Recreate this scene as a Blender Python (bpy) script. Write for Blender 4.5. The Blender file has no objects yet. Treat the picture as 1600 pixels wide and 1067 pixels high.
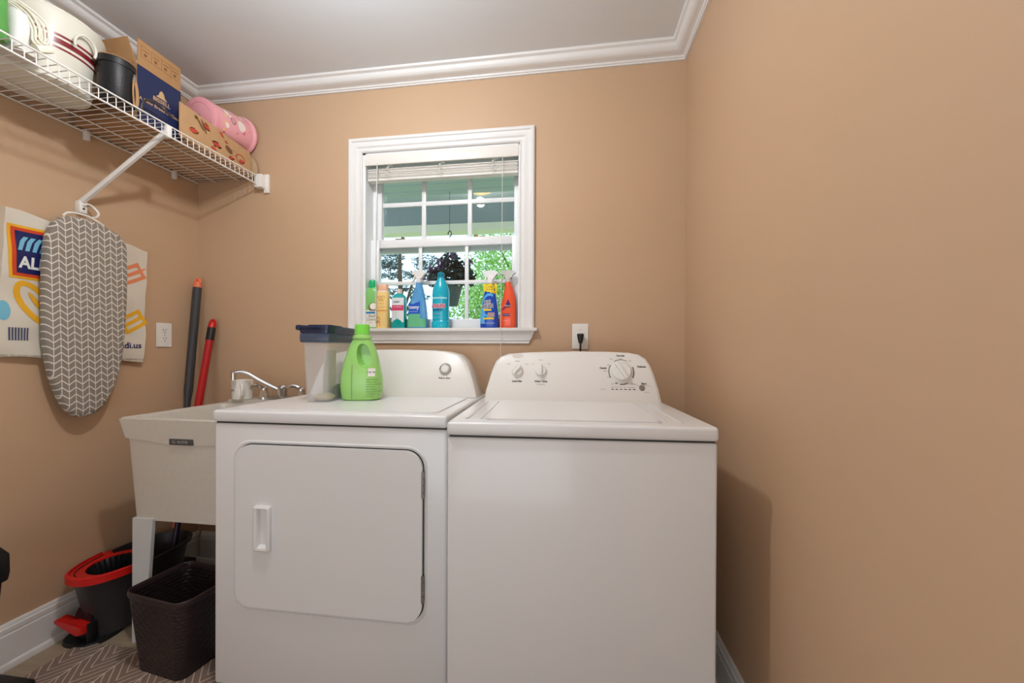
import bpy, bmesh, math, random
from mathutils import Vector, Matrix
random.seed(7)
PI = math.pi
sc = bpy.context.scene
COL = sc.collection

# ------------------------------------------------------------------ camera
H = 1.105; D = 1.815; XL = -1.93; XR = .51; CZ = 2.44; YB = -1.7
def cam_setup():
    yaw, pitch, roll, f, ppy = .14084, -.00345, .004224, 612.86, 550.57
    F = Vector((-math.sin(yaw)*math.cos(pitch), math.cos(yaw)*math.cos(pitch), math.sin(pitch)))
    r = Vector((math.cos(yaw), math.sin(yaw), 0)); u = r.cross(F)
    r2 = r*math.cos(roll)+u*math.sin(roll); u2 = -r*math.sin(roll)+u*math.cos(roll)
    c = bpy.data.cameras.new('camera'); o = bpy.data.objects.new('camera', c); COL.objects.link(o)
    M = Matrix((r2, u2, -F)).transposed().to_4x4(); M.translation = (0, 0, H); o.matrix_world = M
    c.sensor_width = 36; c.lens = 36*f/1600; c.shift_y = (ppy-533.5)/1600; c.clip_start = .02
    sc.camera = o
cam_setup()
sc.view_settings.view_transform = 'Standard'; sc.view_settings.look = 'None'
sc.view_settings.gamma = 1; sc.view_settings.use_curve_mapping = False
sc.view_settings.exposure = 0.0

# ------------------------------------------------------------------ world / sun / lamps
w = bpy.data.worlds.new('sky'); sc.world = w; w.use_nodes = True
bg = w.node_tree.nodes['Background']; bg.inputs[0].default_value = (.66, .84, 1, 1); bg.inputs[1].default_value = 2.2
sl = bpy.data.lights.new('sun', 'SUN'); sl.energy = 3.2; sl.angle = .01; sl.color = (1, .95, .85)
so = bpy.data.objects.new('sun', sl); COL.objects.link(so); so.rotation_euler = (math.radians(38), 0, math.radians(150))
LAMP = (-.69, .81)
def bulb(name, loc, power, rad, col):
    l = bpy.data.lights.new(name, 'POINT'); l.energy = power; l.shadow_soft_size = rad; l.color = col
    o = bpy.data.objects.new(name, l); COL.objects.link(o); o.location = loc
bulb('ceiling_bulb', (LAMP[0], LAMP[1], 2.285), 29, .035, (.87, .935, 1))
al = bpy.data.lights.new('rear_fill_light', 'AREA'); al.shape = 'RECTANGLE'; al.size = 1.5; al.size_y = 2.0; al.energy = 28; al.color = (.82, .91, 1)  # soft fill added behind the camera; the wall there has no doorway
ao = bpy.data.objects.new('rear_fill_light', al); COL.objects.link(ao); ao.location = (-.55, YB+.16, 1.15); ao.rotation_euler = (math.radians(118), 0, 0)

# ------------------------------------------------------------------ materials
def s2l(c): return tuple(((x/12.92) if x <= .04045 else ((x+.055)/1.055)**2.4) for x in c)
def rgb(r, g, b): return s2l((r/255, g/255, b/255))
MATS = {}
def mat(name, c, rough=.5, metal=0, coat=0, trans=0, alpha=1, bump=0, bscale=200, emis=0, ior=1.45, sub=0, thin=0):
    if name in MATS: return MATS[name]
    m = bpy.data.materials.new(name); m.use_nodes = True; nt = m.node_tree; b = nt.nodes['Principled BSDF']
    col = rgb(*c); b.inputs['Base Color'].default_value = (*col, 1); b.inputs['Roughness'].default_value = rough
    b.inputs['Metallic'].default_value = metal; b.inputs['Coat Weight'].default_value = coat
    b.inputs['Coat Roughness'].default_value = .08
    b.inputs['Transmission Weight'].default_value = trans; b.inputs['Alpha'].default_value = alpha; b.inputs['IOR'].default_value = ior
    if sub: b.inputs['Subsurface Weight'].default_value = sub; b.inputs['Subsurface Radius'].default_value = (.02, .02, .02); b.inputs['Subsurface Scale'].default_value = .5
    if emis: b.inputs['Emission Color'].default_value = (*col, 1); b.inputs['Emission Strength'].default_value = emis
    n = nt.nodes.new('ShaderNodeTexNoise'); tc = nt.nodes.new('ShaderNodeTexCoord')
    nt.links.new(tc.outputs['Object'], n.inputs['Vector']); n.inputs['Scale'].default_value = bscale
    if bump:
        bp = nt.nodes.new('ShaderNodeBump'); bp.inputs['Strength'].default_value = bump; bp.inputs['Distance'].default_value = .002
        nt.links.new(n.outputs['Fac'], bp.inputs['Height']); nt.links.new(bp.outputs['Normal'], b.inputs['Normal'])
    MATS[name] = m; m.diffuse_color = (*col, 1)
    return m
def mottled(name, c1, c2, scale, rough=.5, bump=0, coat=0, detail=4, stretch=(1, 1, 1)):
    m = mat(name, c1, rough, coat=coat, bump=bump, bscale=scale*6)
    nt = m.node_tree; b = nt.nodes['Principled BSDF']
    tc = nt.nodes.new('ShaderNodeTexCoord'); mp = nt.nodes.new('ShaderNodeMapping'); n = nt.nodes.new('ShaderNodeTexNoise')
    mp.inputs['Scale'].default_value = stretch
    n.inputs['Scale'].default_value = scale; n.inputs['Detail'].default_value = detail
    mx = nt.nodes.new('ShaderNodeMix'); mx.data_type = 'RGBA'
    mx.inputs[6].default_value = (*rgb(*c1), 1); mx.inputs[7].default_value = (*rgb(*c2), 1)
    nt.links.new(tc.outputs['Object'], mp.inputs['Vector']); nt.links.new(mp.outputs[0], n.inputs['Vector'])
    nt.links.new(n.outputs['Fac'], mx.inputs[0]); nt.links.new(mx.outputs[2], b.inputs['Base Color'])
    return m
def mth(nt, op, a, b=None, c=None):
    n = nt.nodes.new('ShaderNodeMath'); n.operation = op
    for i, v in enumerate((a, b, c)):
        if v is None: continue
        if isinstance(v, (int, float)): n.inputs[i].default_value = v
        else: nt.links.new(v, n.inputs[i])
    return n.outputs[0]

M_wall = mottled('tan_wall_paint', (202, 170, 138), (197, 164, 132), 3, .48, .10)
M_ceil = mottled('ceiling_paint', (230, 233, 236), (226, 229, 232), 4, .8, .08)
M_trim = mat('white_trim_paint', (232, 230, 227), .35, bump=.02)
M_white = mat('white_enamel', (229, 229, 228), .32, coat=.25, bump=.015, bscale=500)
M_plast = mat('white_plastic', (236, 232, 224), .35)
M_consl = mat('console_plastic', (232, 229, 223), .3, coat=.2)
M_gray = mat('gray_print', (110, 108, 104), .5)
M_dark = mat('dark_print', (48, 46, 46), .5)
M_gap = mat('dark_gap', (60, 58, 56), .7)
M_steel = mat('brushed_steel', (170, 168, 165), .3, metal=1)
M_chrome = mat('chrome', (215, 215, 215), .08, metal=1)
M_black = mat('black_plastic', (26, 25, 27), .4)
M_red = mat('red_plastic', (205, 28, 24), .35)
M_wire = mat('white_vinyl_wire', (235, 232, 226), .4)
M_brown = mottled('cardboard', (178, 136, 92), (166, 124, 82), 30, .85)
M_navy = mat('navy_print', (30, 42, 82), .4)
M_tan = mat('tan_print', (200, 165, 120), .7)

# ------------------------------------------------------------------ helpers
def tag(o, label=None, cat=None, group=None, kind=None):
    if label: o['label'] = label
    if cat: o['category'] = cat
    if group: o['group'] = group
    if kind: o['kind'] = kind
    return o
def empty(name, loc=(0, 0, 0), rz=0, label=None, cat=None, group=None):
    o = bpy.data.objects.new(name, None); COL.objects.link(o); o.location = loc; o.rotation_euler = (0, 0, rz)
    o.empty_display_size = .05
    return tag(o, label, cat, group)
def smooth(me, ang=35):
    for p in me.polygons: p.use_smooth = True
    try: me.set_sharp_from_angle(angle=math.radians(ang))
    except Exception: pass
def link(name, me, m, parent=None, sm=True, label=None):
    me.materials.append(m)
    if sm: smooth(me)
    o = bpy.data.objects.new(name, me); COL.objects.link(o)
    if parent: o.parent = parent
    if label: o['label'] = label
    return o
def finish(name, bm, m, parent=None, sm=True, label=None):
    bmesh.ops.recalc_face_normals(bm, faces=bm.faces)
    me = bpy.data.meshes.new(name); bm.to_mesh(me); bm.free()
    return link(name, me, m, parent, sm, label)
def bx(bm, x0, x1, y0, y1, z0, z1, bev=0, seg=2, mtx=None):
    g = bmesh.ops.create_cube(bm, size=1); vs = g['verts']
    for v in vs: v.co = Vector(((x0+x1)/2+v.co.x*(x1-x0), (y0+y1)/2+v.co.y*(y1-y0), (z0+z1)/2+v.co.z*(z1-z0)))
    if mtx:
        for v in vs: v.co = mtx @ v.co
    if bev:
        es = {e for v in vs for e in v.link_edges}
        bmesh.ops.bevel(bm, geom=list(es), offset=bev, segments=seg, affect='EDGES', profile=.5)
def box(name, x0, x1, y0, y1, z0, z1, m, parent=None, bev=0, seg=2, mtx=None, label=None):
    bm = bmesh.new(); bx(bm, x0, x1, y0, y1, z0, z1, bev, seg, mtx); return finish(name, bm, m, parent, label=label)
def add_loft(bm, secs, n=32, cap=True, axis='z'):
    """secs: (z, cx, cy, rx, ry[, expo])"""
    rings = []
    for s in secs:
        z, cx, cy, rx, ry = s[:5]; e = s[5] if len(s) > 5 else 2
        ring = []
        for i in range(n):
            t = 2*PI*(i+.5)/n; c, s_ = math.cos(t), math.sin(t)
            x = cx+rx*math.copysign(abs(c)**(2/e), c); y = cy+ry*math.copysign(abs(s_)**(2/e), s_)
            co = {'z': (x, y, z), 'x': (z, x, y), 'y': (x, z, y)}[axis]
            ring.append(bm.verts.new(co))
        rings.append(ring)
    for a, b in zip(rings, rings[1:]):
        for i in range(n): bm.faces.new((a[i], a[(i+1) % n], b[(i+1) % n], b[i]))
    if cap: bm.faces.new(rings[0][::-1]); bm.faces.new(rings[-1])
    return rings
def loft(name, secs, m, parent=None, n=32, cap=True, axis='z', label=None):
    bm = bmesh.new(); add_loft(bm, secs, n, cap, axis); return finish(name, bm, m, parent, label=label)
def add_tube(bm, pts, r, n=10, cap=True, sy=1):
    pts = [Vector(p) for p in pts]; rings = []
    rs = r if isinstance(r, (list, tuple)) else [r]*len(pts)
    up = None
    for i, p in enumerate(pts):
        d = (pts[min(i+1, len(pts)-1)]-pts[max(i-1, 0)]).normalized()
        if up is None:
            up = Vector((0, 0, 1)) if abs(d.z) < .9 else Vector((1, 0, 0))
        a = d.cross(up).normalized(); b = a.cross(d).normalized(); up = b
        rings.append([bm.verts.new(p+(a*math.cos(2*PI*k/n)+b*math.sin(2*PI*k/n)*sy)*rs[i]) for k in range(n)])
    for A, B in zip(rings, rings[1:]):
        for i in range(n): bm.faces.new((A[i], A[(i+1) % n], B[(i+1) % n], B[i]))
    if cap: bm.faces.new(rings[0][::-1]); bm.faces.new(rings[-1])
def tube(name, pts, r, m, parent=None, n=10, sy=1, label=None):
    bm = bmesh.new(); add_tube(bm, pts, r, n, sy=sy); return finish(name, bm, m, parent, label=label)
def spline(pts, k=8):
    P = [Vector(p) for p in pts]; out = []
    for i in range(len(P)-1):
        p0 = P[max(i-1, 0)]; p1 = P[i]; p2 = P[i+1]; p3 = P[min(i+2, len(P)-1)]
        for j in range(k):
            t = j/k
            out.append(.5*((2*p1)+(-p0+p2)*t+(2*p0-5*p1+4*p2-p3)*t*t+(-p0+3*p1-3*p2+p3)*t**3))
    out.append(P[-1]); return out
def add_prism(bm, poly, mp, d0, d1, bev=0, seg=2):
    """poly 2d list; mp(u,v,d)->co"""
    a = [bm.verts.new(mp(u, v, d0)) for u, v in poly]; b = [bm.verts.new(mp(u, v, d1)) for u, v in poly]
    n = len(poly); fs = [bm.faces.new(a), bm.faces.new(b[::-1])]
    for i in range(n): bm.faces.new((a[i], b[i], b[(i+1) % n], a[(i+1) % n]))
    if bev:
        bmesh.ops.bevel(bm, geom=[e for f in fs for e in f.edges], offset=bev, segments=seg, affect='EDGES')
def prism(name, poly, mp, d0, d1, m, parent=None, bev=0, seg=2, label=None):
    bm = bmesh.new(); add_prism(bm, poly, mp, d0, d1, bev, seg); return finish(name, bm, m, parent, label=label)
def rrect(x0, x1, z0, z1, r, k=6):
    out = []
    for cx, cz, a0 in ((x1-r, z1-r, 0), (x0+r, z1-r, 90), (x0+r, z0+r, 180), (x1-r, z0+r, 270)):
        for i in range(k+1):
            a = math.radians(a0+90*i/k); out.append((cx+r*math.cos(a), cz+r*math.sin(a)))
    return out
XZ = lambda u, v, d: (u, d, v)
YZ = lambda u, v, d: (d, u, v)
XY = lambda u, v, d: (u, v, d)
def grid_patch(name, u0, u1, v0, v1, mp, m, parent, nu=16, nv=12, mask=None, label=None):
    bm = bmesh.new(); V = {}
    for i in range(nu+1):
        for j in range(nv+1):
            u = u0+(u1-u0)*i/nu; v = v0+(v1-v0)*j/nv
            V[i, j] = bm.verts.new(mp(u, v))
    for i in range(nu):
        for j in range(nv):
            u = u0+(u1-u0)*(i+.5)/nu; v = v0+(v1-v0)*(j+.5)/nv
            if mask and not mask(u, v): continue
            bm.faces.new((V[i, j], V[i+1, j], V[i+1, j+1], V[i, j+1]))
    bmesh.ops.delete(bm, geom=[v for v in bm.verts if not v.link_faces], context='VERTS')
    return finish(name, bm, m, parent, label=label)
def drape(name, polys, mp, m, parent, cuts=3, label=None):
    """flat outline(s) laid onto a surface by mp(u,v)"""
    bm = bmesh.new()
    for poly in polys: bm.faces.new([bm.verts.new((u, v, 0)) for u, v in poly])
    bmesh.ops.triangulate(bm, faces=bm.faces[:])
    for _ in range(cuts): bmesh.ops.subdivide_edges(bm, edges=[e for e in bm.edges if e.calc_length() > .012], cuts=1, use_grid_fill=True)
    bmesh.ops.triangulate(bm, faces=bm.faces[:])
    for v in bm.verts: v.co = Vector(mp(v.co.x, v.co.y))
    return finish(name, bm, m, parent, label=label)
def text(name, s, size, mp, m, parent, u=0, v=0, align='CENTER', ang=0, bold=0, sx=1, shear=0, sub=0):
    c = bpy.data.curves.new('t', 'FONT'); c.body = s; c.size = size; c.align_x = align; c.align_y = 'CENTER'
    c.resolution_u = 2; c.offset = bold; c.shear = shear
    o = bpy.data.objects.new('t', c); COL.objects.link(o)
    dg = bpy.context.evaluated_depsgraph_get(); me = bpy.data.meshes.new_from_object(o.evaluated_get(dg))
    bpy.data.objects.remove(o); bpy.data.curves.remove(c)
    if sub:
        b_ = bmesh.new(); b_.from_mesh(me); bmesh.ops.triangulate(b_, faces=b_.faces[:])
        for _ in range(3): bmesh.ops.subdivide_edges(b_, edges=[e for e in b_.edges if e.calc_length() > .008], cuts=1, use_grid_fill=True); bmesh.ops.triangulate(b_, faces=b_.faces[:])
        b_.to_mesh(me); b_.free()
    ca, sa = math.cos(ang), math.sin(ang)
    for vt in me.vertices:
        x, y = vt.co.x*sx, vt.co.y
        vt.co = Vector(mp(u+x*ca-y*sa, v+x*sa+y*ca))
    me.materials.clear()
    return link(name, me, m, parent, sm=False)

# ------------------------------------------------------------------ room shell
def st(o): o['kind'] = 'structure'; return o
bm = bmesh.new()
WX0, WX1, WZ0, WZ1 = -1.004, -.222, 1.196, 2.078
Y2 = D+.15
bx(bm, XL-.12, WX0, D, Y2, 0, CZ); bx(bm, WX1, XR+.12, D, Y2, 0, CZ)
bx(bm, WX0, WX1, D, Y2, 0, WZ0); bx(bm, WX0, WX1, D, Y2, WZ1, CZ)
st(finish('wall_back', bm, M_wall, sm=False))
st(box('wall_left', XL-.12, XL, YB, D, 0, CZ, M_wall))
st(box('wall_right', XR, XR+.12, YB, D, 0, CZ, M_wall))
st(box('wall_front', XL-.12, XR+.12, YB-.12, YB, 0, CZ, M_wall))
st(box('ceiling', XL-.12, XR+.12, YB-.12, Y2, CZ, CZ+.1, M_ceil))
# floor: pale plank vinyl
M_floor = mottled('pale_plank_floor', (176, 158, 134), (150, 132, 110), 6, .4, .05, stretch=(1, 8, 1))
st(box('floor', XL-.12, XR+.12, YB-.12, Y2, -.1, 0, M_floor))

def sweep(bm, prof, path, closed=False):
    """profile (out, z) swept along xy path; inward offset with mitred corners"""
    n = len(path); rings = []
    for i, p in enumerate(path):
        p = Vector(p)
        def nrm(a, b):
            d = (Vector(b)-Vector(a)).normalized(); return Vector((-d.y, d.x))
        if closed: n1 = nrm(path[i-1], path[i]); n2 = nrm(path[i], path[(i+1) % n])
        else:
            n1 = nrm(path[max(i-1, 0)], path[max(i-1, 0)+1]); n2 = nrm(path[min(i, n-2)], path[min(i, n-2)+1])
        mdir = (n1+n2); mdir = mdir/ (1+n1.dot(n2))
        rings.append([bm.verts.new((p.x+mdir.x*o, p.y+mdir.y*o, z)) for o, z in prof])
    k = len(prof)
    pairs = list(zip(rings, rings[1:]))+([(rings[-1], rings[0])] if closed else [])
    for A, B in pairs:
        for i in range(k): bm.faces.new((A[i], A[(i+1) % k], B[(i+1) % k], B[i]))
    if not closed: bm.faces.new(rings[0][::-1]); bm.faces.new(rings[-1])
crown = [(0, CZ), (0, 2.383), (.010, 2.383), (.011, 2.388), (.016, 2.390), (.018, 2.396), (.024, 2.398)]
for i in range(1, 9):
    a = i/8*PI/2; crown.append((.024+.034*math.sin(a)*1.0, 2.398+.028*(1-math.cos(a))))
crown += [(.061, 2.428), (.069, 2.431), (.072, 2.436), (.072, CZ)]
path = [(XR, YB), (XR, D), (XL, D), (XL, YB)]
bm = bmesh.new(); sweep(bm, crown, path, True); st(finish('trim_1', bm, M_trim))
base = [(0, 0), (0, .152), (.006, .152), (.010, .146), (.010, .140), (.014, .137), (.015, .122), (.012, .119), (.016, .114), (.016, .020), (.026, .018), (.030, .010), (.031, 0)]
bm = bmesh.new(); sweep(bm, base, [(XL+.0, D), (XL, YB)]); st(finish('baseboard_left', bm, M_trim))
bm = bmesh.new(); sweep(bm, base, [(XR, D), (XL+.032, D)]); st(finish('baseboard_back', bm, M_trim))
bm = bmesh.new(); sweep(bm, base, [(XR, YB), (XR, D-.032)]); st(finish('baseboard_right', bm, M_trim))

# ------------------------------------------------------------------ ceiling lamp (the place's own light, just above the frame)
lamp = empty('ceiling_lamp', (LAMP[0], LAMP[1], CZ), label='round flush ceiling lamp with a ribbed warm glass shade above the dryer', cat='lamp')
loft('lamp_base', [(-.002, 0, 0, .12, .12), (-.02, 0, 0, .125, .125), (-.03, 0, 0, .118, .118)], M_steel, lamp, 48)
M_shade = mat('warm_glass_shade', (255, 190, 110), .3, emis=7)
bm = bmesh.new(); N = 64
rings = []
for j in range(9):
    a = PI/2*j/8; rr = .105*math.cos(a)+.001; z = -.032-.055*math.sin(a)
    rings.append([bm.verts.new((rr*(1+.03*(i % 2))*math.cos(2*PI*i/N), rr*(1+.03*(i % 2))*math.sin(2*PI*i/N), z)) for i in range(N)])
for A, B in zip(rings, rings[1:]):
    for i in range(N): bm.faces.new((A[i], A[(i+1) % N], B[(i+1) % N], B[i]))
finish('lamp_shade', bm, M_shade, lamp)

# ------------------------------------------------------------------ window
M_vinyl = mat('white_vinyl_window', (238, 240, 240), .3)
win = empty('window_1', ((WX0+WX1)/2, D, WZ0)); st(win)
def W(o):  # world coordinates under the window empty
    o.matrix_parent_inverse = Matrix.Translation(-Vector(win.location)); return o
# casing, profiled and mitred, around three sides
CX0, CX1, CZ1 = -1.075, -.154, 2.146; CB = 1.212
cas = [(0, 0), (0, -.012), (.006, -.017), (.016, -.017), (.020, -.012), (.026, -.011), (.044, -.014), (.050, -.009), (.062, -.008), (.066, -.011), (.071, -.006), (.071, 0)]
bm = bmesh.new(); rings = []
for (px, pz, mx, mz) in ((CX0, CB, 1, 0), (CX0, CZ1, 1, -1), (CX1, CZ1, -1, -1), (CX1, CB, -1, 0)):
    rings.append([bm.verts.new((px+mx*o, D+d, pz+mz*o)) for o, d in cas])
for A, B in zip(rings, rings[1:]):
    for i in range(len(cas)): bm.faces.new((A[i], A[(i+1) % len(cas)], B[(i+1) % len(cas)], B[i]))
bm.faces.new(rings[0][::-1]); bm.faces.new(rings[-1])
W(finish('window_casing', bm, M_trim, win))
bm = bmesh.new()
bx(bm, WX0, WX0+.014, D+.001, Y2, WZ0, WZ1); bx(bm, WX1-.008, WX1, D+.001, Y2, WZ0, WZ1); bx(bm, WX0, WX1, D+.001, Y2, WZ1-.010, WZ1)
bx(bm, WX0+.014, WX0+.030, D+.080, D+.088, WZ0, WZ1); bx(bm, WX0+.014, WX0+.024, D+.105, Y2, WZ0, WZ1)
bx(bm, WX1-.014, WX1-.008, D+.080, D+.088, WZ0, WZ1)
W(finish('window_jamb', bm, M_vinyl, win))
bm = bmesh.new(); bx(bm, -1.090, -.138, D-.034, D, 1.197, 1.2125, .002); bx(bm, WX0+.0, WX1, D-.002, Y2-.01, 1.197, 1.2125)
W(finish('window_sill', bm, M_trim, win))
# apron with sloped return ends
ap = [(0, 1.197), (-.020, 1.197), (-.020, 1.188), (-.017, 1.176), (-.013, 1.165), (-.013, 1.155), (-.009, 1.152), (-.009, 1.141), (0, 1.141)]
bm = bmesh.new(); rings = []
for sx, xx in ((-1, -1.078), (1, -.150)):
    rings.append([bm.verts.new((xx - sx*(1.197-z)*.5, D+d, z)) for d, z in ap])
for i in range(len(ap)): bm.faces.new((rings[0][i], rings[0][(i+1) % len(ap)], rings[1][(i+1) % len(ap)], rings[1][i]))
bm.faces.new(rings[0][::-1]); bm.faces.new(rings[1])
W(finish('window_apron', bm, M_trim, win))
def sash(name, x0, x1, z0, z1, y0, y1, gx0, gx1, gz0, gz1, mx, mz, mb=.009):
    bm = bmesh.new(); b = .003
    bx(bm, x0, gx0, y0, y1, z0, z1, b); bx(bm, gx1, x1, y0, y1, z0, z1, b)
    bx(bm, gx0-.002, gx1+.002, y0, y1, z0, gz0, b); bx(bm, gx0-.002, gx1+.002, y0, y1, gz1, z1, b)
    ym = (y0+y1)/2
    for c in mx: bx(bm, c-mb, c+mb, ym-.006, ym+.006, gz0-.002, gz1+.002, .002)
    for c in mz: bx(bm, gx0-.002, gx1+.002, ym-.0063, ym+.0063, c-mb, c+mb, .002)
    return W(finish(name, bm, M_vinyl, win))
sash('lower_sash', -.998, -.234, 1.2125, 1.663, D+.056, D+.084, -.948, -.268, 1.262, 1.622, (-.732, -.494), (1.444,))
sash('upper_sash', -.990, -.231, 1.605, 2.068, D+.092, D+.120, -.950, -.263, 1.650, 2.030, (-.728, -.488), (1.853,), .011)
gm = bpy.data.materials.new('window_glass'); gm.use_nodes = True; nt = gm.node_tree; nt.nodes.clear()
out = nt.nodes.new('ShaderNodeOutputMaterial'); tr = nt.nodes.new('ShaderNodeBsdfTransparent'); gl = nt.nodes.new('ShaderNodeBsdfGlossy')
tr.inputs[0].default_value = (.93, .97, .96, 1); gl.inputs['Roughness'].default_value = .02; fr = nt.nodes.new('ShaderNodeFresnel'); fr.inputs[0].default_value = 1.5
mx = nt.nodes.new('ShaderNodeMixShader'); nt.links.new(fr.outputs[0], mx.inputs[0]); nt.links.new(tr.outputs[0], mx.inputs[1]); nt.links.new(gl.outputs[0], mx.inputs[2]); nt.links.new(mx.outputs[0], out.inputs[0])
W(box('glass_pane', -.950, -.266, D+.0755, D+.0775, 1.26, 1.624, gm, win)); W(box('glass_pane', -.952, -.261, D+.1125, D+.1145, 1.648, 2.032, gm, win))
M_brass = mat('aged_brass', (120, 104, 70), .35, metal=.8)
for cx, s in ((-.838, 1), (-.432, -1)):
    bm = bmesh.new(); bx(bm, cx-.024, cx+.024, D+.060, D+.078, 1.663, 1.668, .001); bx(bm, cx-.008+s*.014, cx+.008+s*.014, D+.060, D+.074, 1.668, 1.676, .002)
    W(finish('sash_latch', bm, M_brass, win))

# raised blind
bl = empty('window_blind', (-.61, D+.03, 2.06), label='white slatted window blind drawn up under its valance at the window top', cat='blind')
def B(o): o.matrix_parent_inverse = Matrix.Translation(-Vector(bl.location)); return o
bm = bmesh.new(); bx(bm, -.996, -.2305, D-.004, D+.006, 2.013, 2.066, .002); bx(bm, -.988, -.236, D+.007, D+.045, 2.038, 2.064)
B(finish('valance', bm, M_plast, bl))
bm = bmesh.new()
z = 1.952
for i in range(13):
    q = random.uniform(0, .006); bx(bm, -.984+random.uniform(0, .004), -.2335-random.uniform(0, .004), D+.006+q, D+.050, z, z+.0022, .0006, 1); z += .0038
bx(bm, -.982, -.234, D+.008, D+.048, 1.941, 1.951, .002)
B(finish('blind_slats', bm, M_plast, bl))
M_cord = mat('cord', (225, 222, 212), .8)
for cx in (-.875, -.61, -.350):
    bm = bmesh.new()
    for k in range(7):
        zz = 1.953+k*.0085; pts = [(cx+.012*math.sin(2.3*k+t*1.7)+.01*math.cos(t*PI), D+.003-.003*math.sin(t*3), zz+.007*math.sin(t*2*PI+k)) for t in [q/8 for q in range(9)]]
        add_tube(bm, pts, .0009, 5)
    add_tube(bm, [(cx, D+.004, 1.945), (cx, D+.003, 2.04)], .001, 5)
    B(finish('ladder_cord', bm, M_cord, bl))
B(tube('tilt_wand', [(-.925, D-.008, 2.018), (-.922, D-.022, 1.80), (-.920, D-.026, 1.235)], .003, mat('clear_plastic', (225, 228, 226), .2, alpha=.55), bl))
B(tube('pull_cord', spline([(-.305, D-.006, 2.02), (-.3055, D-.010, 1.7), (-.307, D-.028, 1.26), (-.307, D-.038, 1.21), (-.306, D-.038, 1.19), (-.303, D-.040, 1.03)]), .0014, M_cord, bl))

# ------------------------------------------------------------------ outdoors
M_pc = mottled('green_gray_porch_paint', (176, 186, 178), (166, 178, 170), 2, .7)
bm = bmesh.new()
bx(bm, -5, 4, Y2+.02, 4.3, 2.72, 2.78)
for k in range(14): bx(bm, -5, 4, 2.05+k*.16, 2.06+k*.16, 2.712, 2.721)
st(finish('porch_ceiling', bm, M_pc, sm=False))
st(box('porch_beam', -5, 4, 4.18, 4.32, 2.50, 2.72, mottled('porch_beam_paint', (150, 160, 158), (140, 152, 150), 3, .7)))
st(box('porch_trim', -5, 4, 4.17, 4.33, 2.42, 2.498, mat('cream_trim', (236, 232, 205), .6)))
st(box('porch_floor', -5, 4, Y2+.02, 4.3, -.16, -.05, mat('porch_concrete', (170, 165, 155), .8)))
M_lawn = mottled('lawn_grass', (150, 170, 110), (110, 136, 84), 3, .9, .4)
st(box('lawn', -40, 25, 4.35, 60, -.4, -.2, M_lawn))
def leaf_mat(n, c1, c2):
    m = mottled(n, c1, c2, 9, .6, detail=2); b = m.node_tree.nodes['Principled BSDF']
    b.inputs['Subsurface Weight'].default_value = 0; return m
def foliage(name, blobs, n, size, m, parent, aspect=1.6, droop=0, seed=1):
    rnd = random.Random(seed); V = []; Fc = []
    tot = sum(b[3]**2 for b in blobs)
    for (cx, cy, cz, r, *rest) in blobs:
        fl = rest[0] if rest else 1
        for _ in range(int(n*r*r/tot)):
            while True:
                p = Vector((rnd.uniform(-1, 1), rnd.uniform(-1, 1), rnd.uniform(-1, 1)))
                if .25 < p.length < 1: break
            c = Vector((cx+p.x*r, cy+p.y*r, cz+p.z*r*fl))
            a = Vector((rnd.gauss(0, 1), rnd.gauss(0, 1), rnd.gauss(0, .6)-droop)).normalized(); b = a.cross(Vector((rnd.gauss(0, 1), rnd.gauss(0, 1), rnd.gauss(0, 1)))).normalized()
            L = size*rnd.uniform(.6, 1.3); Wd = L/aspect; k = len(V)
            V += [c-a*L*.5, c+b*Wd*.5, c+a*L*.5, c-b*Wd*.5]; Fc.append((k, k+1, k+2, k+3))
    me = bpy.data.meshes.new(name); me.from_pydata(V, [], Fc); return link(name, me, m, parent, sm=False)
M_bark = mottled('bark', (96, 80, 66), (70, 56, 46), 10, .9, .4)
def tree(name, x, y, blobs, n, size, m, label, hgt, aspect=1.6, seed=1, rad=.14):
    t = empty(name, (x, y, -.2), label=label, cat='tree', group=None)
    tube('trunk', spline([(0, 0, 0), (.05, 0, hgt*.4), (-.05, .05, hgt*.8), (0, 0, hgt)], 4), [rad*(1-.75*i/12) for i in range(13)], M_bark, t)
    bm = bmesh.new()
    for b in blobs[:8]: add_tube(bm, [(0, 0, hgt*.45), ((b[0])*.5, b[1]*.5, (hgt*.45+b[2])*.55), (b[0], b[1], b[2])], [rad*.4, rad*.25, rad*.1], 6)
    finish('branches', bm, M_bark, t)
    foliage('foliage', blobs, n, size, m, t, aspect, seed=seed)
    return t
L1 = leaf_mat('bright_leaf', (190, 222, 130), (130, 184, 92)); L2 = leaf_mat('blue_green_needle', (58, 96, 96), (38, 70, 78)); L3 = leaf_mat('mid_leaf', (110, 156, 86), (74, 122, 66))
rb = random.Random(5)
def cloud(k, w, d, z0, z1, r0, r1): return [(rb.uniform(-w, w), rb.uniform(-d, d), rb.uniform(z0, z1), rb.uniform(r0, r1)) for _ in range(k)]
tree('leafy_tree', -1.3, 12.0, cloud(26, 1.5, 1.0, 1.6, 4.8, .5, .9), 20000, .11, L1, 'bright green leafy tree outside, right side of the window view', 4.6, seed=2)
pine = []
for _ in range(26): pine.append((rb.uniform(-1.7, 1.7), rb.uniform(-.8, .8), rb.uniform(2.2, 5.2), rb.uniform(.25, .5), .35))
tree('pine_tree', -6.0, 13.5, pine, 3600, .18, L2, 'dark blue-green pine with sparse branches outside, left side of the window view', 5.2, aspect=5, seed=3)
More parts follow.
